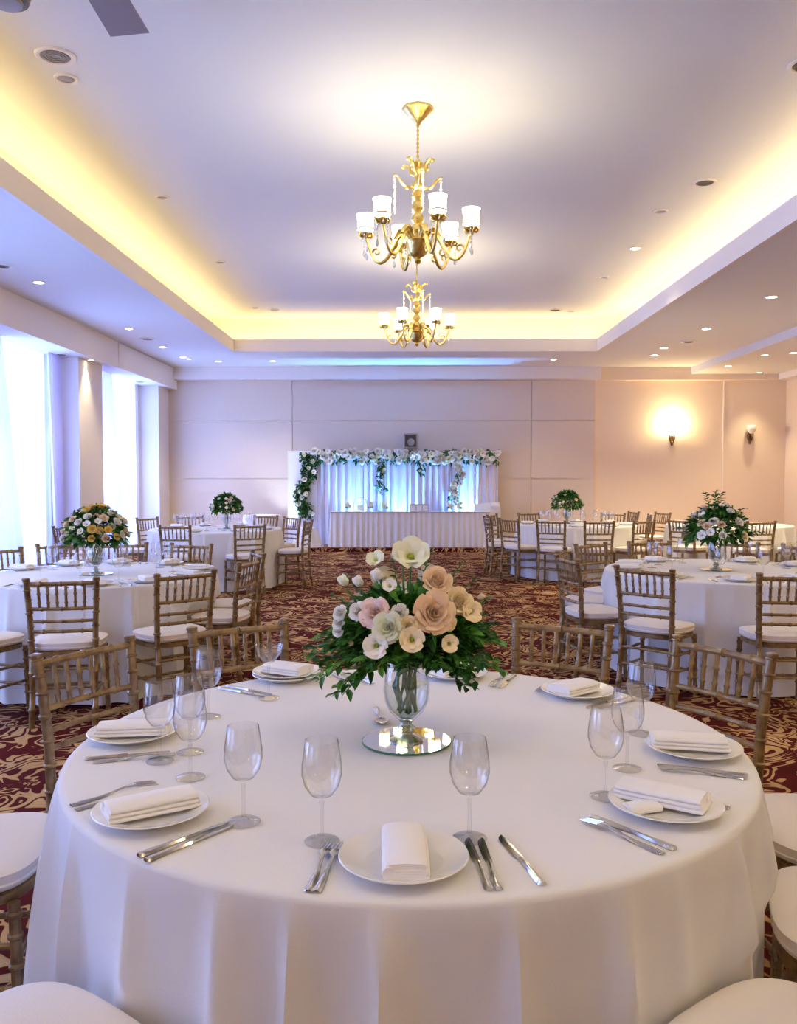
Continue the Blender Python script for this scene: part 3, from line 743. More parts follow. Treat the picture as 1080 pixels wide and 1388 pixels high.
for k, tip, base, l in [
    ('fork', (-.152, 1.645), (-.172, 1.445), 'left one of two forks beside the front plate'), ('fork', (-.130, 1.64), (-.158, 1.443), 'right one of two forks beside the front plate'),
    ('knife', (.118, 1.665), (.142, 1.455), 'left one of two knives touching the front plate'), ('knife', (.145, 1.66), (.158, 1.455), 'right one of two knives touching the front plate'), ('knife', (.185, 1.675), (.238, 1.475), 'single knife lying apart at the right of the front plate'),
    ('knife', (-.365, 1.745), (-.51, 1.58), 'upper one of two knives beside the rolled napkin plate'), ('knife', (-.355, 1.725), (-.49, 1.56), 'lower one of two knives beside the rolled napkin plate'),
    ('fork', (-.59, 1.97), (-.735, 1.825), 'upper one of two forks behind the rolled napkin plate'), ('fork', (-.56, 1.955), (-.715, 1.80), 'lower one of two forks behind the rolled napkin plate'),
    ('knife', (-.62, 2.19), (-.82, 2.13), 'knife in front of the left edge plate'), ('fork', (-.60, 2.165), (-.79, 2.105), 'fork partly hidden beneath the leftmost wine glass'),
    ('knife', (-.47, 2.745), (-.64, 2.86), 'lower bluish knife left of the coupe glass'), ('knife', (-.45, 2.775), (-.62, 2.89), 'upper bluish knife left of the coupe glass'),
    ('fork', (-.13, 2.93), (-.24, 3.08), 'fork lying right of the coupe glass plate, nearer one'), ('spoon', (-.20, 2.90), (-.27, 3.07), 'spoon lying right of the coupe glass plate'),
    ('fork', (.285, 2.89), (.35, 3.07), 'fork right of the plate behind the bouquet'), ('knife', (.315, 2.885), (.385, 3.06), 'knife right of the plate behind the bouquet'),
    ('fork', (.425, 2.81), (.55, 2.97), 'fork peeking out left of the back right plate'), ('knife', (.56, 2.63), (.71, 2.76), 'knife in front of the back right plate'), ('fork', (.59, 2.61), (.74, 2.735), 'fork in front of the back right plate'),
    ('fork', (.605, 2.075), (.805, 2.01), 'fork between the two right plates'), ('knife', (.625, 2.10), (.815, 2.03), 'knife between the two right plates'),
    ('fork', (.355, 1.775), (.485, 1.60), 'fork in front of the nearer right plate'), ('knife', (.385, 1.785), (.515, 1.62), 'knife in front of the nearer right plate'),
    ('spoon', (.57, 1.93), (.695, 1.825), 'spoon handle peeking out behind the nearer right plate'),
    ('spoon', (-.075, 2.44), (-.10, 2.62), 'spoon lying behind the glass vase')]:
    along(k, tip, base, l)
# settings on the other tables
where9 = {'T1': [(-104, 'at its front left edge'), (-72, 'at its front, left of middle'), (-45, 'at its front right'), (-12, 'at its right edge'), (22, 'at its back right'), (62, 'behind the mirror, to the right'), (98, 'behind its vase'), (128, 'at its back left'), (160, 'at its left edge')],
          'T2': [(-102, 'at its front middle'), (-70, 'at its front right'), (-142, 'at its front left'), (176, 'at its left edge'), (150, 'at its back left edge'), (118, 'behind, left of its vase'), (56, 'behind, right of its vase'), (22, 'at its back right'), (-18, 'at its right edge')],
          'T3': [(-100, 'at its front'), (-55, 'at its front right'), (-12, 'at its right edge'), (35, 'at its back right'), (75, 'behind its vase, right'), (115, 'behind its vase, left'), (150, 'at its back left'), (-145, 'at its front left')],
          'T4': [(-100, 'at its front'), (-60, 'at its front right'), (-15, 'at its right edge'), (35, 'at its back right'), (80, 'behind its vase'), (125, 'at its back left'), (170, 'at its left edge'), (-140, 'at its front left')],
          'T5': [(-140, 'at its front left'), (-90, 'at its front'), (150, 'at its left edge')]}
tname = dict(T1='left table', T2='right table', T3='back left table', T4='back right table', T5='far right table')
rnd = random.Random(21)
for tb, lst in where9.items():
    cx, cy = TAB[tb]; nm = tname[tb]
    for a, w in lst:
        A = rad(a); ux, uy = cos(A), sin(A); r = .72
        x, y = cx+r*ux, cy+r*uy
        ware('plate', x, y, HT+.001, 0, 'white plate on the %s %s' % (nm, w), 'plates on the ' + nm)
        ware('napkin_b' if rnd.random() < .5 else 'napkin', x, y, HT+.0135, A+rad(rnd.uniform(-25, 25)), 'folded napkin on the %s %s' % (nm, w), 'napkins on the ' + nm)
        gx, gy = cx+.52*ux+.10*uy, cy+.52*uy-.10*ux
        ware('glass', gx, gy, HT+.001, 0, 'wine glass on the %s %s' % (nm, w), 'wine glasses on the ' + nm)
        if tb in ('T1', 'T2'):
            for q, k in ((.16, 'knife'), (-.16, 'fork')):
                bx, by = x+uy*q+ux*.1, y-ux*q+uy*.1
                ware(k, bx, by, HT+.0015, A+PI-PI/2+rad(rnd.uniform(-10, 10)), '%s on the %s %s' % (k, nm, w), 'cutlery on the ' + nm)
        if tb in ('T3', 'T4') :
            gx, gy = cx+.50*ux-.08*uy, cy+.50*uy+.08*ux
            ware('glass', gx, gy, HT+.001, 0, 'second wine glass on the %s %s' % (nm, w), 'wine glasses on the ' + nm)

# ------------------------------------------------------------------ flowers
def petal_patch(m, M_, w, h, cup, curl, n=6, ruf=.02):
    def fn(u, v):
        a = (u-.5)*2; ww = w*(.38+.62*min(1, v/.55)**.8)*(1-.12*max(0, v-.6)/.4)
        x = a*ww
        z = h*v*(1-.20*a*a*v)+ruf*sin(9*u+w*40)*v*v
        y = cup*h*(v**1.5) + curl*h*max(0, v-.65)**1.5*1.3 - .55*w*a*a*(.4+.6*sin(PI*min(1, v*.9+.1)))
        return (x, y, z)
    m.grid(fn, n, n-1, M_)
def rose_mb(r=1.0, seed=0, tight=True):
    m = MB(); rnd = random.Random(seed)
    for n, ro, h, w, cup, curl in [(3, .04, 1.08, .16, .0, .0), (4, .11, 1.10, .24, .03, .1), (5, .20, 1.06, .30, .09, .15), (5, .31, .98, .40, .15, .35), (5, .43, .84, .50, .28, .8), (5, .50, .64, .60, .55, 1.5)]:
        off = rnd.random()*6
        for k in range(n):
            a = 2*PI*k/n+off+rnd.uniform(-.15, .15); hh = h*rnd.uniform(.92, 1.06)
            M_ = Matrix.Scale(r, 4) @ Matrix.Rotation(a, 4, 'Z') @ Matrix.Translation((0, ro, 0)) @ Matrix.Rotation(rnd.uniform(-.28, .28), 4, 'Z') @ Matrix.Rotation(rnd.uniform(-.10, .04), 4, 'X')
            petal_patch(m, M_, w, hh, cup, curl)
    m.ball((0, 0, r*.25), (.46*r, .46*r, .30*r), 12, 6)
    return m
def lisi_mb(r=1.0, seed=0):
    m = MB(); rnd = random.Random(seed)
    for n, h, w, cup, curl, off in [(5, .98, .56, .50, 1.3, 0), (5, .92, .54, .34, 1.0, .63), (4, .7, .42, .18, .4, .2)]:
        for k in range(n):
            a = 2*PI*k/n+off+rnd.uniform(-.1, .1)
            M_ = Matrix.Scale(r, 4) @ Matrix.Rotation(a, 4, 'Z') @ Matrix.Translation((0, .12, 0)) @ Matrix.Rotation(rnd.uniform(-.15, .15), 4, 'Z')
            petal_patch(m, M_, w, h, cup, curl)
    return m
def bud_mb(r=1.0):
    m = MB(); m.lathe([(.25*r, 0), (.5*r, .3*r), (.55*r, .7*r), (.35*r, 1.2*r), (.05*r, 1.5*r)], 12)
    for k in range(4):
        M_ = Matrix.Scale(r, 4) @ Matrix.Rotation(2*PI*k/4, 4, 'Z') @ Matrix.Translation((0, .3, 0)); petal_patch(m, M_, .4, 1.2, .15, .3)
    return m
def mesh_of(mb, name, mats, smooth=60):
    o = obj(name, mb, mats, None, smooth); me = o.data; bpy.data.objects.remove(o); return me
BM = {}
for c in ('white', 'cream', 'peach', 'pink', 'yellow', 'lisi'):
    BM['rose', c] = mesh_of(rose_mb(1, hash(c) % 7 if False else len(c)), 'rose', M[c], 70)
    BM['lisi', c] = mesh_of(lisi_mb(1, len(c)), 'lisianthus', M[c], 70)
    BM['bud', c] = mesh_of(bud_mb(1), 'bud', M[c], 70)
CENT = mesh_of(MB().ball((0, 0, .30), (.2, .2, .28), 10, 6).ball((.08, .05, .52), .07).ball((-.07, .06, .5), .07).ball((0, -.08, .53), .07), 'flower_centre', M['fcent'])
def bloom(kind, col, pos, r, d, parent):
    names = dict(rose='rose', lisi='lisianthus', bud='flower_bud')
    o = bpy.data.objects.new(names[kind], BM[kind, col]); COL.objects.link(o); o.parent = parent
    o.location = Vector(pos)-Vector(d).normalized()*r*.45; o.scale = (r,)*3
    o.rotation_mode = 'QUATERNION'; o.rotation_quaternion = Vector(d).to_track_quat('Z', 'Y')
    if kind == 'lisi':
        c = bpy.data.objects.new('flower_centre', CENT); COL.objects.link(c); c.parent = o
    return o
def leaf(m, base, d, L, W, droop=.2, tw=0):
    d = Vector(d).normalized(); side = d.cross(Vector((0, 0, 1)))
    if side.length < .05: side = Vector((1, 0, 0))
    side.normalize(); up = side.cross(d).normalized()
    side, up = side*cos(tw)+up*sin(tw), up*cos(tw)-side*sin(tw)
    vs = []; pr = [(0, .08), (.22, .7), (.5, 1), (.78, .62), (1, 0.02)]
    for u, w in pr:
        c = Vector(base)+d*L*u-Vector((0, 0, 1))*droop*L*u*u
        vs += [c-side*W*w+up*W*w*.35, c, c+side*W*w+up*W*w*.35]
    fs = []
    for i in range(4):
        a = 3*i
        fs += [(a, a+1, a+4, a+3), (a+1, a+2, a+5, a+4)]
    m.add(vs, fs)
def vase_mb():
    out = [(.010, .052), (.022, .056), (.045, .078), (.058, .105), (.0625, .135), (.061, .165), (.057, .195), (.054, .222)]
    inn = [(r-.003, z) for r, z in reversed(out[3:])]+[(.042, .082), (.02, .062), (.001, .06)]
    return MB().lathe(out+inn, 36)
def vase_foot_mb():
    return MB().lathe([(.001, .0), (.046, .0), (.047, .004), (.034, .010), (.016, .018), (.018, .026), (.025, .034), (.018, .041), (.015, .047), (.020, .0535), (.001, .055)], 32)
def make_vase(x, y, z, label, seed, stems=14):
    t = thing('glass_vase', label, 'vase', (x, y, z), 0, 'footed glass vases')
    obj('vase_body', vase_mb(), M['vglass'], t, 60)
    obj('vase_foot', vase_foot_mb(), M['vfoot'], t, 60)
    obj('water', MB().lathe([(.001, .061), (.02, .063), (.042, .083), (.0545, .105), (.058, .135), (.0575, .15), (.001, .15)], 28), M['water'], t, 60)
    return t
mirror0 = None
def mirror(x, y, z, label, r=.121):
    t = thing('mirror_plate', label, 'mirror', (x, y, z), 0, 'round mirror plates')
    obj('mirror_glass', MB().lathe([(r-.003, .0), (r, .001), (r, .004), (r-.002, .005)], 56), M['medge'], t)
    obj('mirror_face', MB().lathe([(r-.0025, .0052), (.001, .0053)], 56, cap0=False), M['mirror'], t)
def stems_mb(rnd, zb, n=16):
    m = MB()
    for k in range(n):
        a = rnd.random()*6.28; b = a+PI*rnd.uniform(.3, 1.0); r0 = rnd.uniform(.012, .036); r1 = rnd.uniform(.018, .044)
        p0 = (r0*cos(a), r0*sin(a), -.115+zb); p2 = (r1*cos(b), r1*sin(b), .05+zb)
        m.tube([p0, ((p0[0]+p2[0])*.5+rnd.uniform(-.028, .028), (p0[1]+p2[1])*.5+rnd.uniform(-.028, .028), -.04+zb), p2, (p2[0]*2.5, p2[1]*2.5, .12+zb)], rnd.uniform(.003, .0045), 6)
    return m
# --- the large bouquet of the nearest table
F_ = 1158.0; CAMZ = 1.48; YAW = rad(.6426); PITCH = rad(2.423)
random.seed(5)
bx, by, bz = -.003, 2.28, HT+.22
mirror(-.004, 2.285, HT+.001, 'round mirror plate under the vase of the nearest table')
make_vase(-.004, 2.285, HT+.0065, 'footed glass vase with flower stems on the nearest table', 1)
t = thing('flower_bouquet', 'large bouquet of cream roses and white lisianthus on the nearest table', 'bouquet', (bx, by, bz), 0, 'bouquets on the tables')
rnd = random.Random(9)
obj('stems', stems_mb(rnd, -.02), M['stem'], t)
mpx = 2.28/F_   # metres per photo pixel at the vase
blooms = [('lisi','lisi',556,757,25,.0),('lisi','lisi',509,759,13,.03),('bud','white',511,778,12,.05),('bud','lisi',466,791,11,0),('bud','white',486,790,11,.02),('lisi','white',528,791,10,.06),('rose','pink',508,819,19,.13),('rose','lisi',526,834,19,.17),('rose','white',541,817,11,.15),('rose','white',485,821,12,.10),('lisi','white',510,859,17,.17),('lisi','cream',558,848,17,.19),('rose','cream',552,832,12,.17),('rose','peach',587,817,26,.15),('rose','peach',592,785,19,.05),('rose','cream',622,812,18,.06),('lisi','cream',636,826,16,.06),('rose','cream',606,833,11,.12),('lisi','cream',608,857,12,.16),('rose','white',460,829,10,.05),('rose','white',459,842,10,.05),('rose','white',458,852,9,.05),('bud','cream',476,864,6,.10),('bud','pink',497,871,6,.15),('bud','cream',651,812,7,.0),('rose','white',545,765,14,-.08),('rose','cream',520,800,16,-.14),('rose','peach',585,800,17,-.16),('lisi','white',610,830,16,-.15),('rose','white',490,840,16,-.16),('lisi','lisi',550,830,17,-.2)]
for kind, c, px, py, rp, dep in blooms:
    X = (px-551)*mpx; Z = (CAMZ-(py-647)*mpx)-bz; r = rp*mpx*1.08
    Y = -dep
    s = 1-dep*.38
    d = Vector((X*1.4, Y*2.2-(.25 if dep >= 0 else -.1), max(-.05, Z-.08)*1.3+.10))
    if (kind, px) == ('lisi', 556): d = Vector((.05, -.75, .65))
    bloom(kind, c, (X*s, Y, Z*s+.0), r*s*1.0, d, t)
    obj('bloom_stem', MB().tube([(X*.2, Y*.2, .0), (X*.6, Y*.5, Z*.55), (X*s*.97, Y*.92, Z*s-.02)], .0035, 6), M['stem'], t)
lv, lv2 = MB(), MB()
for k in range(1500):
    a = rnd.random()*2*PI; u = rnd.random()
    el = rnd.uniform(-.1, 1.25)
    R_ = .05+.10*rnd.random()**.6
    p = Vector((R_*1.25*cos(a)*cos(el), R_*cos(a+PI/2)*-1*cos(el) if False else R_*sin(a)*cos(el), .055+.95*R_*sin(el)))
    d = Vector((cos(a)*cos(el), sin(a)*cos(el), sin(el)*.7+rnd.uniform(-.3, .3)))+Vector((rnd.uniform(-.6, .6), rnd.uniform(-.6, .6), rnd.uniform(-.4, .5)))
    leaf(lv if rnd.random() < .58 else lv2, p, d, rnd.uniform(.03, .055), rnd.uniform(.007, .013), rnd.uniform(0, .5), rnd.uniform(-.8, .8))
def spray(a, el, L, n, W, which, droop=.4, start=.06, ll=.038):
    d = Vector((cos(a)*cos(el), sin(a)*cos(el), sin(el))); base = Vector((0, 0, .045))
    pts = []
    for i in range(9):
        q = base+d*(start+(L-start)*i/8)-Vector((0, 0, 1))*droop*L*(i/8)**2*.5; pts.append(q)
    which.tube(pts, [.003-.002*i/8 for i in range(9)], 5)
    for i in range(n):
        u = .2+.8*i/n; k = min(7, int(u*8)); q = pts[k]+(pts[k+1]-pts[k])*(u*8-k)
        s = 1 if i % 2 else -1
        sd = d.cross(Vector((0, 0, 1))).normalized()*s
        leaf(which, q, d*.6+sd*.8+Vector((rnd.uniform(-.3, .3), rnd.uniform(-.3, .3), rnd.uniform(-.3, .3))), ll*rnd.uniform(.7, 1.2), W, .3, rnd.uniform(-.6, .6))
for a, el, L in [(180, .15, .28), (195, .1, .27), (170, .2, .26), (200, -.05, .26), (0, .25, .28), (-10, .15, .28), (12, .3, .27), (-20, .05, .26), (8, .4, .26), (230, .05, .2), (250, .1, .2), (270, .1, .2), (290, .1, .21), (310, .05, .22), (330, .0, .24), (215, -.25, .24), (325, -.25, .22), (90, 0, .24), (60, 0, .24), (120, 0, .24), (45, .2, .24), (140, .2, .24)]:
    for q in range(3):
        spray(rad(a+rnd.uniform(-9, 9)), el+rnd.uniform(-.12, .12), L*rnd.uniform(.85, 1.03), 14, .009, lv if rnd.random() < .6 else lv2, .35)
for a, el, L in [(15, .75, .27), (20, .95, .28), (160, .8, .26), (60, 1.1, .29), (110, 1.1, .26), (-5, .55, .27), (175, .6, .25)]:
    spray(rad(a), el, L, 16, .006, lv, .05, .1, .024)
fo = obj('foliage', lv, M['leaf'], t, 0); fo2 = obj('foliage', lv2, M['leaf2'], t, 0)
# --- the other bouquets share one foliage shape with different blooms
def dome_bouquet(loc, label, cols, n, seed, sx=.24, r0=.022, kinds=('rose', 'rose', 'lisi'), foliage=None, rz=0, kleaf=900):
    t = thing('flower_bouquet', label, 'bouquet', loc, rz, 'bouquets on the tables'); rnd = random.Random(seed)
    obj('stems', stems_mb(rnd, -.02, 10), M['stem'], t)
    a1, a2 = MB(), MB()
    for k in range(kleaf):
        a = rnd.random()*2*PI; el = rnd.uniform(-.3, 1.5); R_ = sx*(.35+.5*rnd.random()**.5)
        p = Vector((R_*cos(a)*cos(el), R_*sin(a)*cos(el), .05+.95*R_*sin(el)))
        d = Vector((cos(a)*cos(el), sin(a)*cos(el), sin(el)*.8))+Vector((rnd.uniform(-.7, .7), rnd.uniform(-.7, .7), rnd.uniform(-.6, .5)))
        leaf(a1 if rnd.random() < .7 else a2, p, d, rnd.uniform(.04, .075), rnd.uniform(.012, .02), rnd.uniform(0, .4), rnd.uniform(-.8, .8))
    obj('foliage', a1, M['leaf'], t, 0); obj('foliage', a2, M['leaf2'], t, 0)
    pts = []
    tries = 0
    while len(pts) < n and tries < 4000:
        tries += 1
        a = rnd.random()*2*PI; el = rnd.uniform(-.1, 1.45); R_ = sx*rnd.uniform(.86, .98)
        p = Vector((R_*cos(a)*cos(el), R_*sin(a)*cos(el), .05+.95*R_*sin(el)))
        if all((p-q).length > r0*1.75 for q in pts):
            pts.append(p); bloom(rnd.choice(kinds), rnd.choice(cols), p, r0*rnd.uniform(.8, 1.25), (p.x, p.y, p.z+.02), t)
    return t
for tb, ty, lab, mlab, blab, cols, n, sd, r0, sx in [('T1', 6.2, 'footed glass vase on the left table under the yellow bouquet', 'round mirror plate under the left table vase', 'full bouquet of yellow and peach roses on the left table', ['yellow', 'cream', 'cream', 'peach', 'white', 'yellow', 'lisi'], 66, 31, .028, .245),
        ('T2', 6.55, 'footed glass vase on the right table under the white bouquet', 'round mirror plate under the right table vase', 'leafy bouquet of white and cream roses on the right table', ['white', 'white', 'cream', 'cream', 'white', 'peach'], 30, 32, .032, .245),
        ('T3', 11.6, 'footed glass vase on the back left table', 'round mirror plate under the back left vase', 'round green bouquet with small cream blooms on the back left table', ['lisi', 'white', 'cream', 'pink'], 28, 33, .025, .22),
        ('T4', 12.9, 'footed glass vase on the back right table', 'round mirror plate under the back right vase', 'round green bouquet with small white blooms on the back right table', ['lisi', 'white', 'cream'], 28, 34, .025, .245)]:
    cx, cy = TAB[tb]
    px = {'T1': 127, 'T2': 970, 'T3': 306, 'T4': 768}[tb]; x = (px-553)/1158*ty
    mirror(x, ty, HT+.001, mlab); make_vase(x, ty, HT+.0065, lab, sd)
    dome_bouquet((x, ty, HT+.23), blab, cols, n, sd, sx, r0)
    if tb == 'T2':
        # taller sprigs above the dome
        t = [o for o in COL.objects if o.get('label') == blab][0]; rnd = random.Random(77); s1 = None
        for a, el, L in [(110, 1.2, .36), (60, 1.15, .36), (20, .7, .33), (0, .3, .33), (170, .2, .3), (90, 1.45, .35), (-20, .1, .32)]:
            s1 = MB(); spray(rad(a), el, L, 14, .012, s1, .1, .15, .05); obj('leaf_sprig', s1, M['leaf'], t, 0)

# ------------------------------------------------------------------ head table, backdrop
struct('floor_riser', MB().box(-2.55, 1.95, 16.6, 17.72, 0, .07), M['carpet'])
hz = .07
def skirt_path(x0, x1, y0, y1, n, amp, H, flare=.04):
    path = []
    L1 = y1-y0; L2 = x1-x0; tot = 2*L1+L2; N = n*8
    def fn(u, v):
        d = u*tot; w = amp*(.35+.65*v)*(sin(2*PI*n*u+1.6*sin(23*u))*(.75+.25*sin(61*u))); f = flare*v
        if d < L1: x, y, nx, ny = x0, y1-d, -1, 0
        elif d < L1+L2: x, y, nx, ny = x0+(d-L1), y0, 0, -1
        else: x, y, nx, ny = x1, y0+(d-L1-L2), 1, 0
        return (x+nx*(w+f), y+ny*(w+f), H*(1-v)+.004)
    return MB().grid(fn, N, 6)
t = thing('head_table', 'long head table with a pleated white skirt before the floral backdrop', 'table', (0, 0, hz))
obj('tablecloth', MB().loft([[(-1.55, 16.82, .685), (1.62, 16.82, .685), (1.62, 17.1, .685), (-1.55, 17.1, .685)], [(-1.56, 16.80, .70), (1.63, 16.80, .70), (1.63, 17.1, .70), (-1.56, 17.1, .70)]]), M['cloth'], t)
obj('pleated_skirt', skirt_path(-1.53, 1.60, 16.84, 17.1, 31, .028, .69), M['cloth'], t, 0)
for p_ in t.children: 
    for f in p_.data.polygons: f.use_smooth = p_.name.startswith('pleated')
t = thing('wedding_backdrop', 'wide white draped backdrop behind the head table', 'backdrop', (0, 0, hz))
fr = MB()
for x in (-2.44, -1.85, 1.82): fr.tube([(x, 17.56, 0), (x, 17.56, 1.92)], .02, 8)
fr.tube([(-2.46, 17.56, 1.9), (1.84, 17.56, 1.9)], .02, 8)
obj('frame', fr, M['trim'], t)
obj('side_panel', MB().box(-2.46, -1.86, 17.46, 17.5, 0, 1.92), M['bpanel'], t)
def drape_fn(x0, x1, y, z0, z1, waves, amp, seed):
    ph = seed*1.3
    return MB().grid(lambda u, v: (x0+(x1-x0)*u, y+amp*(sin(2*PI*waves*u+ph+.5*sin(7*u+ph))+.3*sin(2*PI*waves*2.7*u)), z1+(z0-z1)*v), int(waves*10), 4)
for i, (a, b) in enumerate([(-1.86, -.92), (-.92, .02), (.02, .92), (.92, 1.82)]):
    obj('drape_panel', drape_fn(a, b, 17.46, 0, 1.86, 7, .03, i), M['bdrape'], t, 180)
def garland(name, pts_fn, n_leaf, n_bloom, spread, label, cols, seed, group=None, leafm='leaf', r0=.05):
    t = thing(name, label, 'garland', (0, 0, hz), 0, 'flower garlands on the backdrop'); rnd = random.Random(seed); m = MB()
    for k in range(n_leaf):
        c = Vector(pts_fn(rnd.random())); d = Vector((rnd.uniform(-1, 1), rnd.uniform(-1, .2), rnd.uniform(-1, .8))).normalized()
        leaf(m, c+Vector((rnd.uniform(-1, 1)*spread[0], rnd.uniform(-1, 1)*spread[1], rnd.uniform(-1, 1)*spread[2])), d, rnd.uniform(.06, .11), rnd.uniform(.018, .03), .3, rnd.uniform(-1, 1))
    obj('foliage', m, M[leafm], t, 0)
    for k in range(n_bloom):
        c = Vector(pts_fn((k+rnd.random())/n_bloom))+Vector((0, -spread[1]-.01, rnd.uniform(-1, 1)*spread[2]*.95))
        c.x += rnd.uniform(-1, 1)*spread[0]
        bloom(rnd.choice(('rose', 'rose', 'lisi')), rnd.choice(cols), c, r0*rnd.uniform(.7, 1.2), (rnd.uniform(-.5, .5), -1, rnd.uniform(-.3, .6)), t)
W_ = ['white', 'white', 'white', 'lisi']
garland('floral_garland', lambda u: (-1.95+3.78*u, 17.38, 1.80), 800, 95, (.03, .07, .12), 'long garland of white flowers along the top of the backdrop', W_, 41, r0=.068)
garland('floral_garland', lambda u: (-2.1+.08*sin(u*7), 17.40, 1.85-1.25*u), 620, 12, (.13, .05, .05), 'leafy green flower column hanging down the backdrop left side', W_, 42, r0=.05)
garland('floral_garland', lambda u: (-.55+.03*sin(u*9), 17.38, 1.68-.62*u), 90, 8, (.07, .03, .03), 'narrow garland hanging before the drape left of middle', W_, 43, r0=.035)
garland('floral_garland', lambda u: (.25+.03*sin(u*9), 17.38, 1.66-.18*u), 26, 3, (.06, .03, .03), 'short sprig of flowers hanging at the middle of the backdrop', W_, 44, r0=.035)
garland('floral_garland', lambda u: (.98+.07*sin(u*6), 17.38, 1.66-.78*u), 90, 26, (.08, .03, .03), 'garland of white blooms hanging before the drape right of middle', W_, 45, r0=.055)
for x, y, e, l in [(-1.05, 17.3, 8, 0), (-.15, 17.3, 7, 0), (1.14, 17.3, 9, 0), (-2.5, 17.2, 9, 0)]:
    tt = thing('uplight', 'small floor uplight hidden behind the head table skirt' if x > -2 else 'small floor uplight before the white side panel', 'light', (x, y-.02, hz), 0, 'backdrop uplights')
    obj('lamp_body', MB().lathe([(.05, 0), (.05, .08), (.045, .1), (.04, .1), (.035, .09)], 16), M['dark'], tt)
    d = light('uplight beam', 'SPOT', (0, 0, .12), e*(66 if x > -2 else 9), (95,165,255) if x > -2 else (215,232,255), tt, .03, spot=80, blend=.9, rot=(PI-rad(9), 0, 0))
# things on and beside the head table
zt = hz+.70
def head_flower(x, y, label, seed):
    t = thing('flower_pot', label, 'flowers', (x, y, zt), 0, 'small flowers on the head table')
    obj('pot', MB().lathe([(.001, 0), (.03, 0), (.045, .07), (.047, .08), (.04, .08), (.03, .02), (.001, .015)], 18), M['vglass'], t)
    m = MB(); r_ = random.Random(seed)
    for k in range(26): leaf(m, (0, 0, .06), (r_.uniform(-1, 1), r_.uniform(-1, 1), r_.uniform(.2, 1)), .08, .018, .3, r_.uniform(-1, 1))
    obj('leaves', m, M['leaf2'], t, 0)
    for k in range(3): bloom('lisi', 'lisi', (r_.uniform(-.04, .04), -.03, .10+.05*k*.6), .045, (r_.uniform(-.4, .4), -1, .5), t)
for x, l, s in [(-.74, 'small green and white flowers left on the head table, left one', 1), (-.44, 'small green and white flowers left on the head table, right one', 2), (.82, 'small green and white flowers right on the head table, left one', 3), (1.03, 'small green and white flowers right on the head table, right one', 4)]: head_flower(x, 16.95, l, s)
head_flower(-1.2, 17.0, 'little bluish flower pot at the left end of the head table', 6)
for x, l in [(-.58, 'stemmed glass between the left flowers of the head table'), (-.66, 'second stemmed glass beside the left head table flowers'), (.92, 'stemmed glass between the right flowers of the head table')]: ware('glass', x, 16.9, zt, 0, l, 'glasses on the head table')
t = thing('display_box', 'grey three window box on the middle of the head table', 'box', (.22, 16.98, zt))
obj('box_body', MB().box(-.19, .19, -.05, .05, 0, .15), M['card'], t)
for k in range(3): obj('window', MB().box(-.17+.12*k, -.07+.12*k, -.054, -.05, .02, .12), M['trim'], t)
t = thing('acrylic_stand', 'clear arched display stand left on the head table', 'stand', (-.95, 17.0, zt))
arc = [(-.13*cos(a), 0, .16+.12*sin(a)) for a in [PI*i/12 for i in range(13)]]
for y in (-.07, .07): obj('arch', MB().tube([(-.13, y, 0)]+[(p[0], y, p[2]) for p in arc]+[(.13, y, 0)], .007, 6), M['frost'], t)
obj('shelf', MB().box(-.13, .13, -.07, .07, .16, .17).box(-.06, .06, -.04, .04, .02, .13), M['frost'], t)
t = thing('covered_chair', 'chair under a white cover at the right end of the head table', 'chair', (1.55, 17.29, hz))
obj('cover', MB().loft([[(-.24, -.12, 0), (.33, -.12, 0), (.33, .11, 0), (-.24, .11, 0)], [(-.23, -.11, .72), (.31, -.11, .72), (.31, .10, .72), (-.23, .10, .72)], [(-.22, -.10, .84), (.29, -.10, .88), (.29, .10, .88), (-.22, .10, .84)]]), M['cloth'], t, 0)
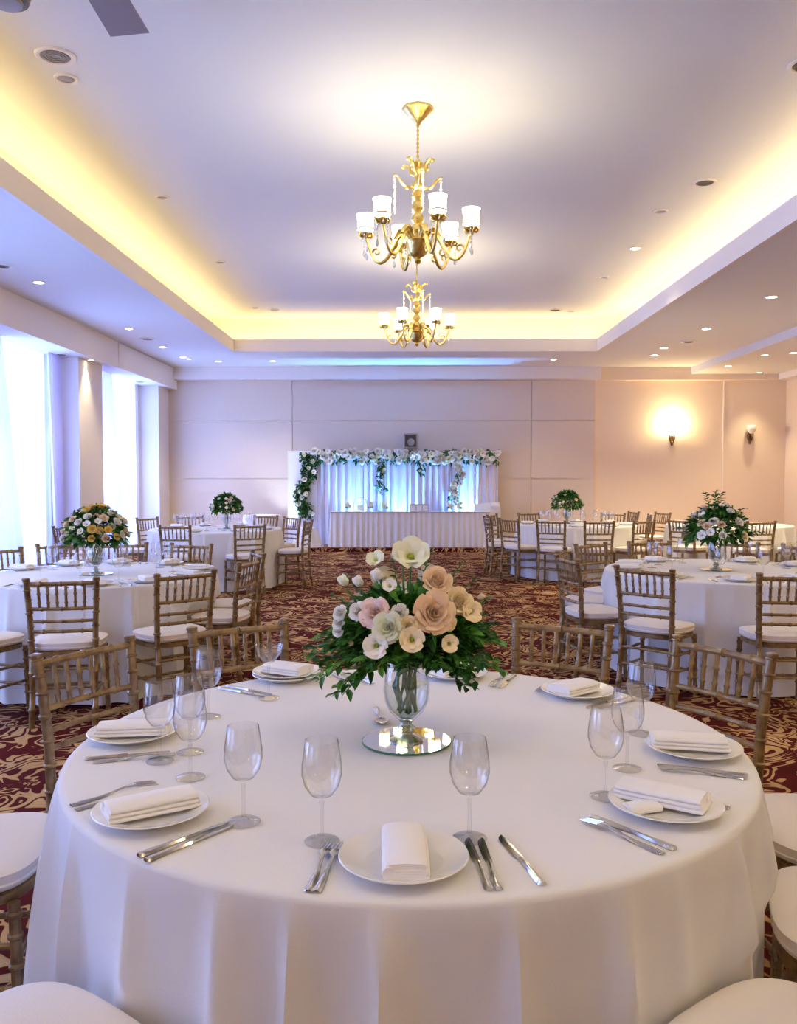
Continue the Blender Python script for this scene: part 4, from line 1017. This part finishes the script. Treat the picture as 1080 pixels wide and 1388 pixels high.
obj('bow', MB().ball((.2, -.11, .8), (.09, .03, .06)), M['cloth'], t)
t = tag(obj('linen_bundle', MB().grid(lambda u, v: ((.32-.14*v)*(1+.06*sin(9*2*PI*u))*cos(2*PI*u), (.20-.10*v)*(1+.06*sin(9*2*PI*u))*sin(2*PI*u), .36*v+.02*sin(4*PI*u)*v), 60, 8, wrap=True).ball((0, 0, .35), (.19, .11, .06)), M['cloth'], None, 180, (-2.0, 16.9, hz)), 'white cloth covered stool on the floor left of the head table', 'stool')
tag(obj('side_table', MB().loft([[(r*cos(2*PI*k/40)*(1+a*sin(8*2*PI*k/40)), r*sin(2*PI*k/40)*(1+a*sin(8*2*PI*k/40)), z) for k in range(40)] for r, z, a in ((.40, 0, .06), (.37, .5, .03), (.35, .74, 0), (.34, .75, 0))]), M['cloth'], None, 50, (-2.72, 15.9, 0)), 'small side table under a lavender white cloth, left of the backdrop', 'table')

# ------------------------------------------------------------------ camera, world, settings
cd = bpy.data.cameras.new('camera'); cam = bpy.data.objects.new('camera', cd); COL.objects.link(cam)
cam.location = (0, 0, CAMZ); cam.rotation_euler = (PI/2-PITCH, 0, YAW)
cd.sensor_fit = 'HORIZONTAL'; cd.sensor_width = 36; cd.lens = 36*F_/1080; cd.clip_start = .05; cd.clip_end = 100
sc.camera = cam
w = bpy.data.worlds.new('sky'); sc.world = w; w.use_nodes = True
w.node_tree.nodes['Background'].inputs['Color'].default_value = lin((150,175,255)); w.node_tree.nodes['Background'].inputs['Strength'].default_value = 2.0
sc.view_settings.view_transform = 'Standard'; sc.view_settings.look = 'None'; sc.view_settings.gamma = 1; sc.view_settings.use_curve_mapping = False
sc.view_settings.exposure = 0.14
cy = sc.cycles
cy.use_denoising = True
try: cy.denoiser = 'OPENIMAGEDENOISE'
except Exception: pass
cy.max_bounces = 10; cy.diffuse_bounces = 5; cy.glossy_bounces = 4; cy.transparent_max_bounces = 24; cy.transmission_bounces = 6
cy.caustics_reflective = False; cy.caustics_refractive = False; cy.sample_clamp_indirect = 6
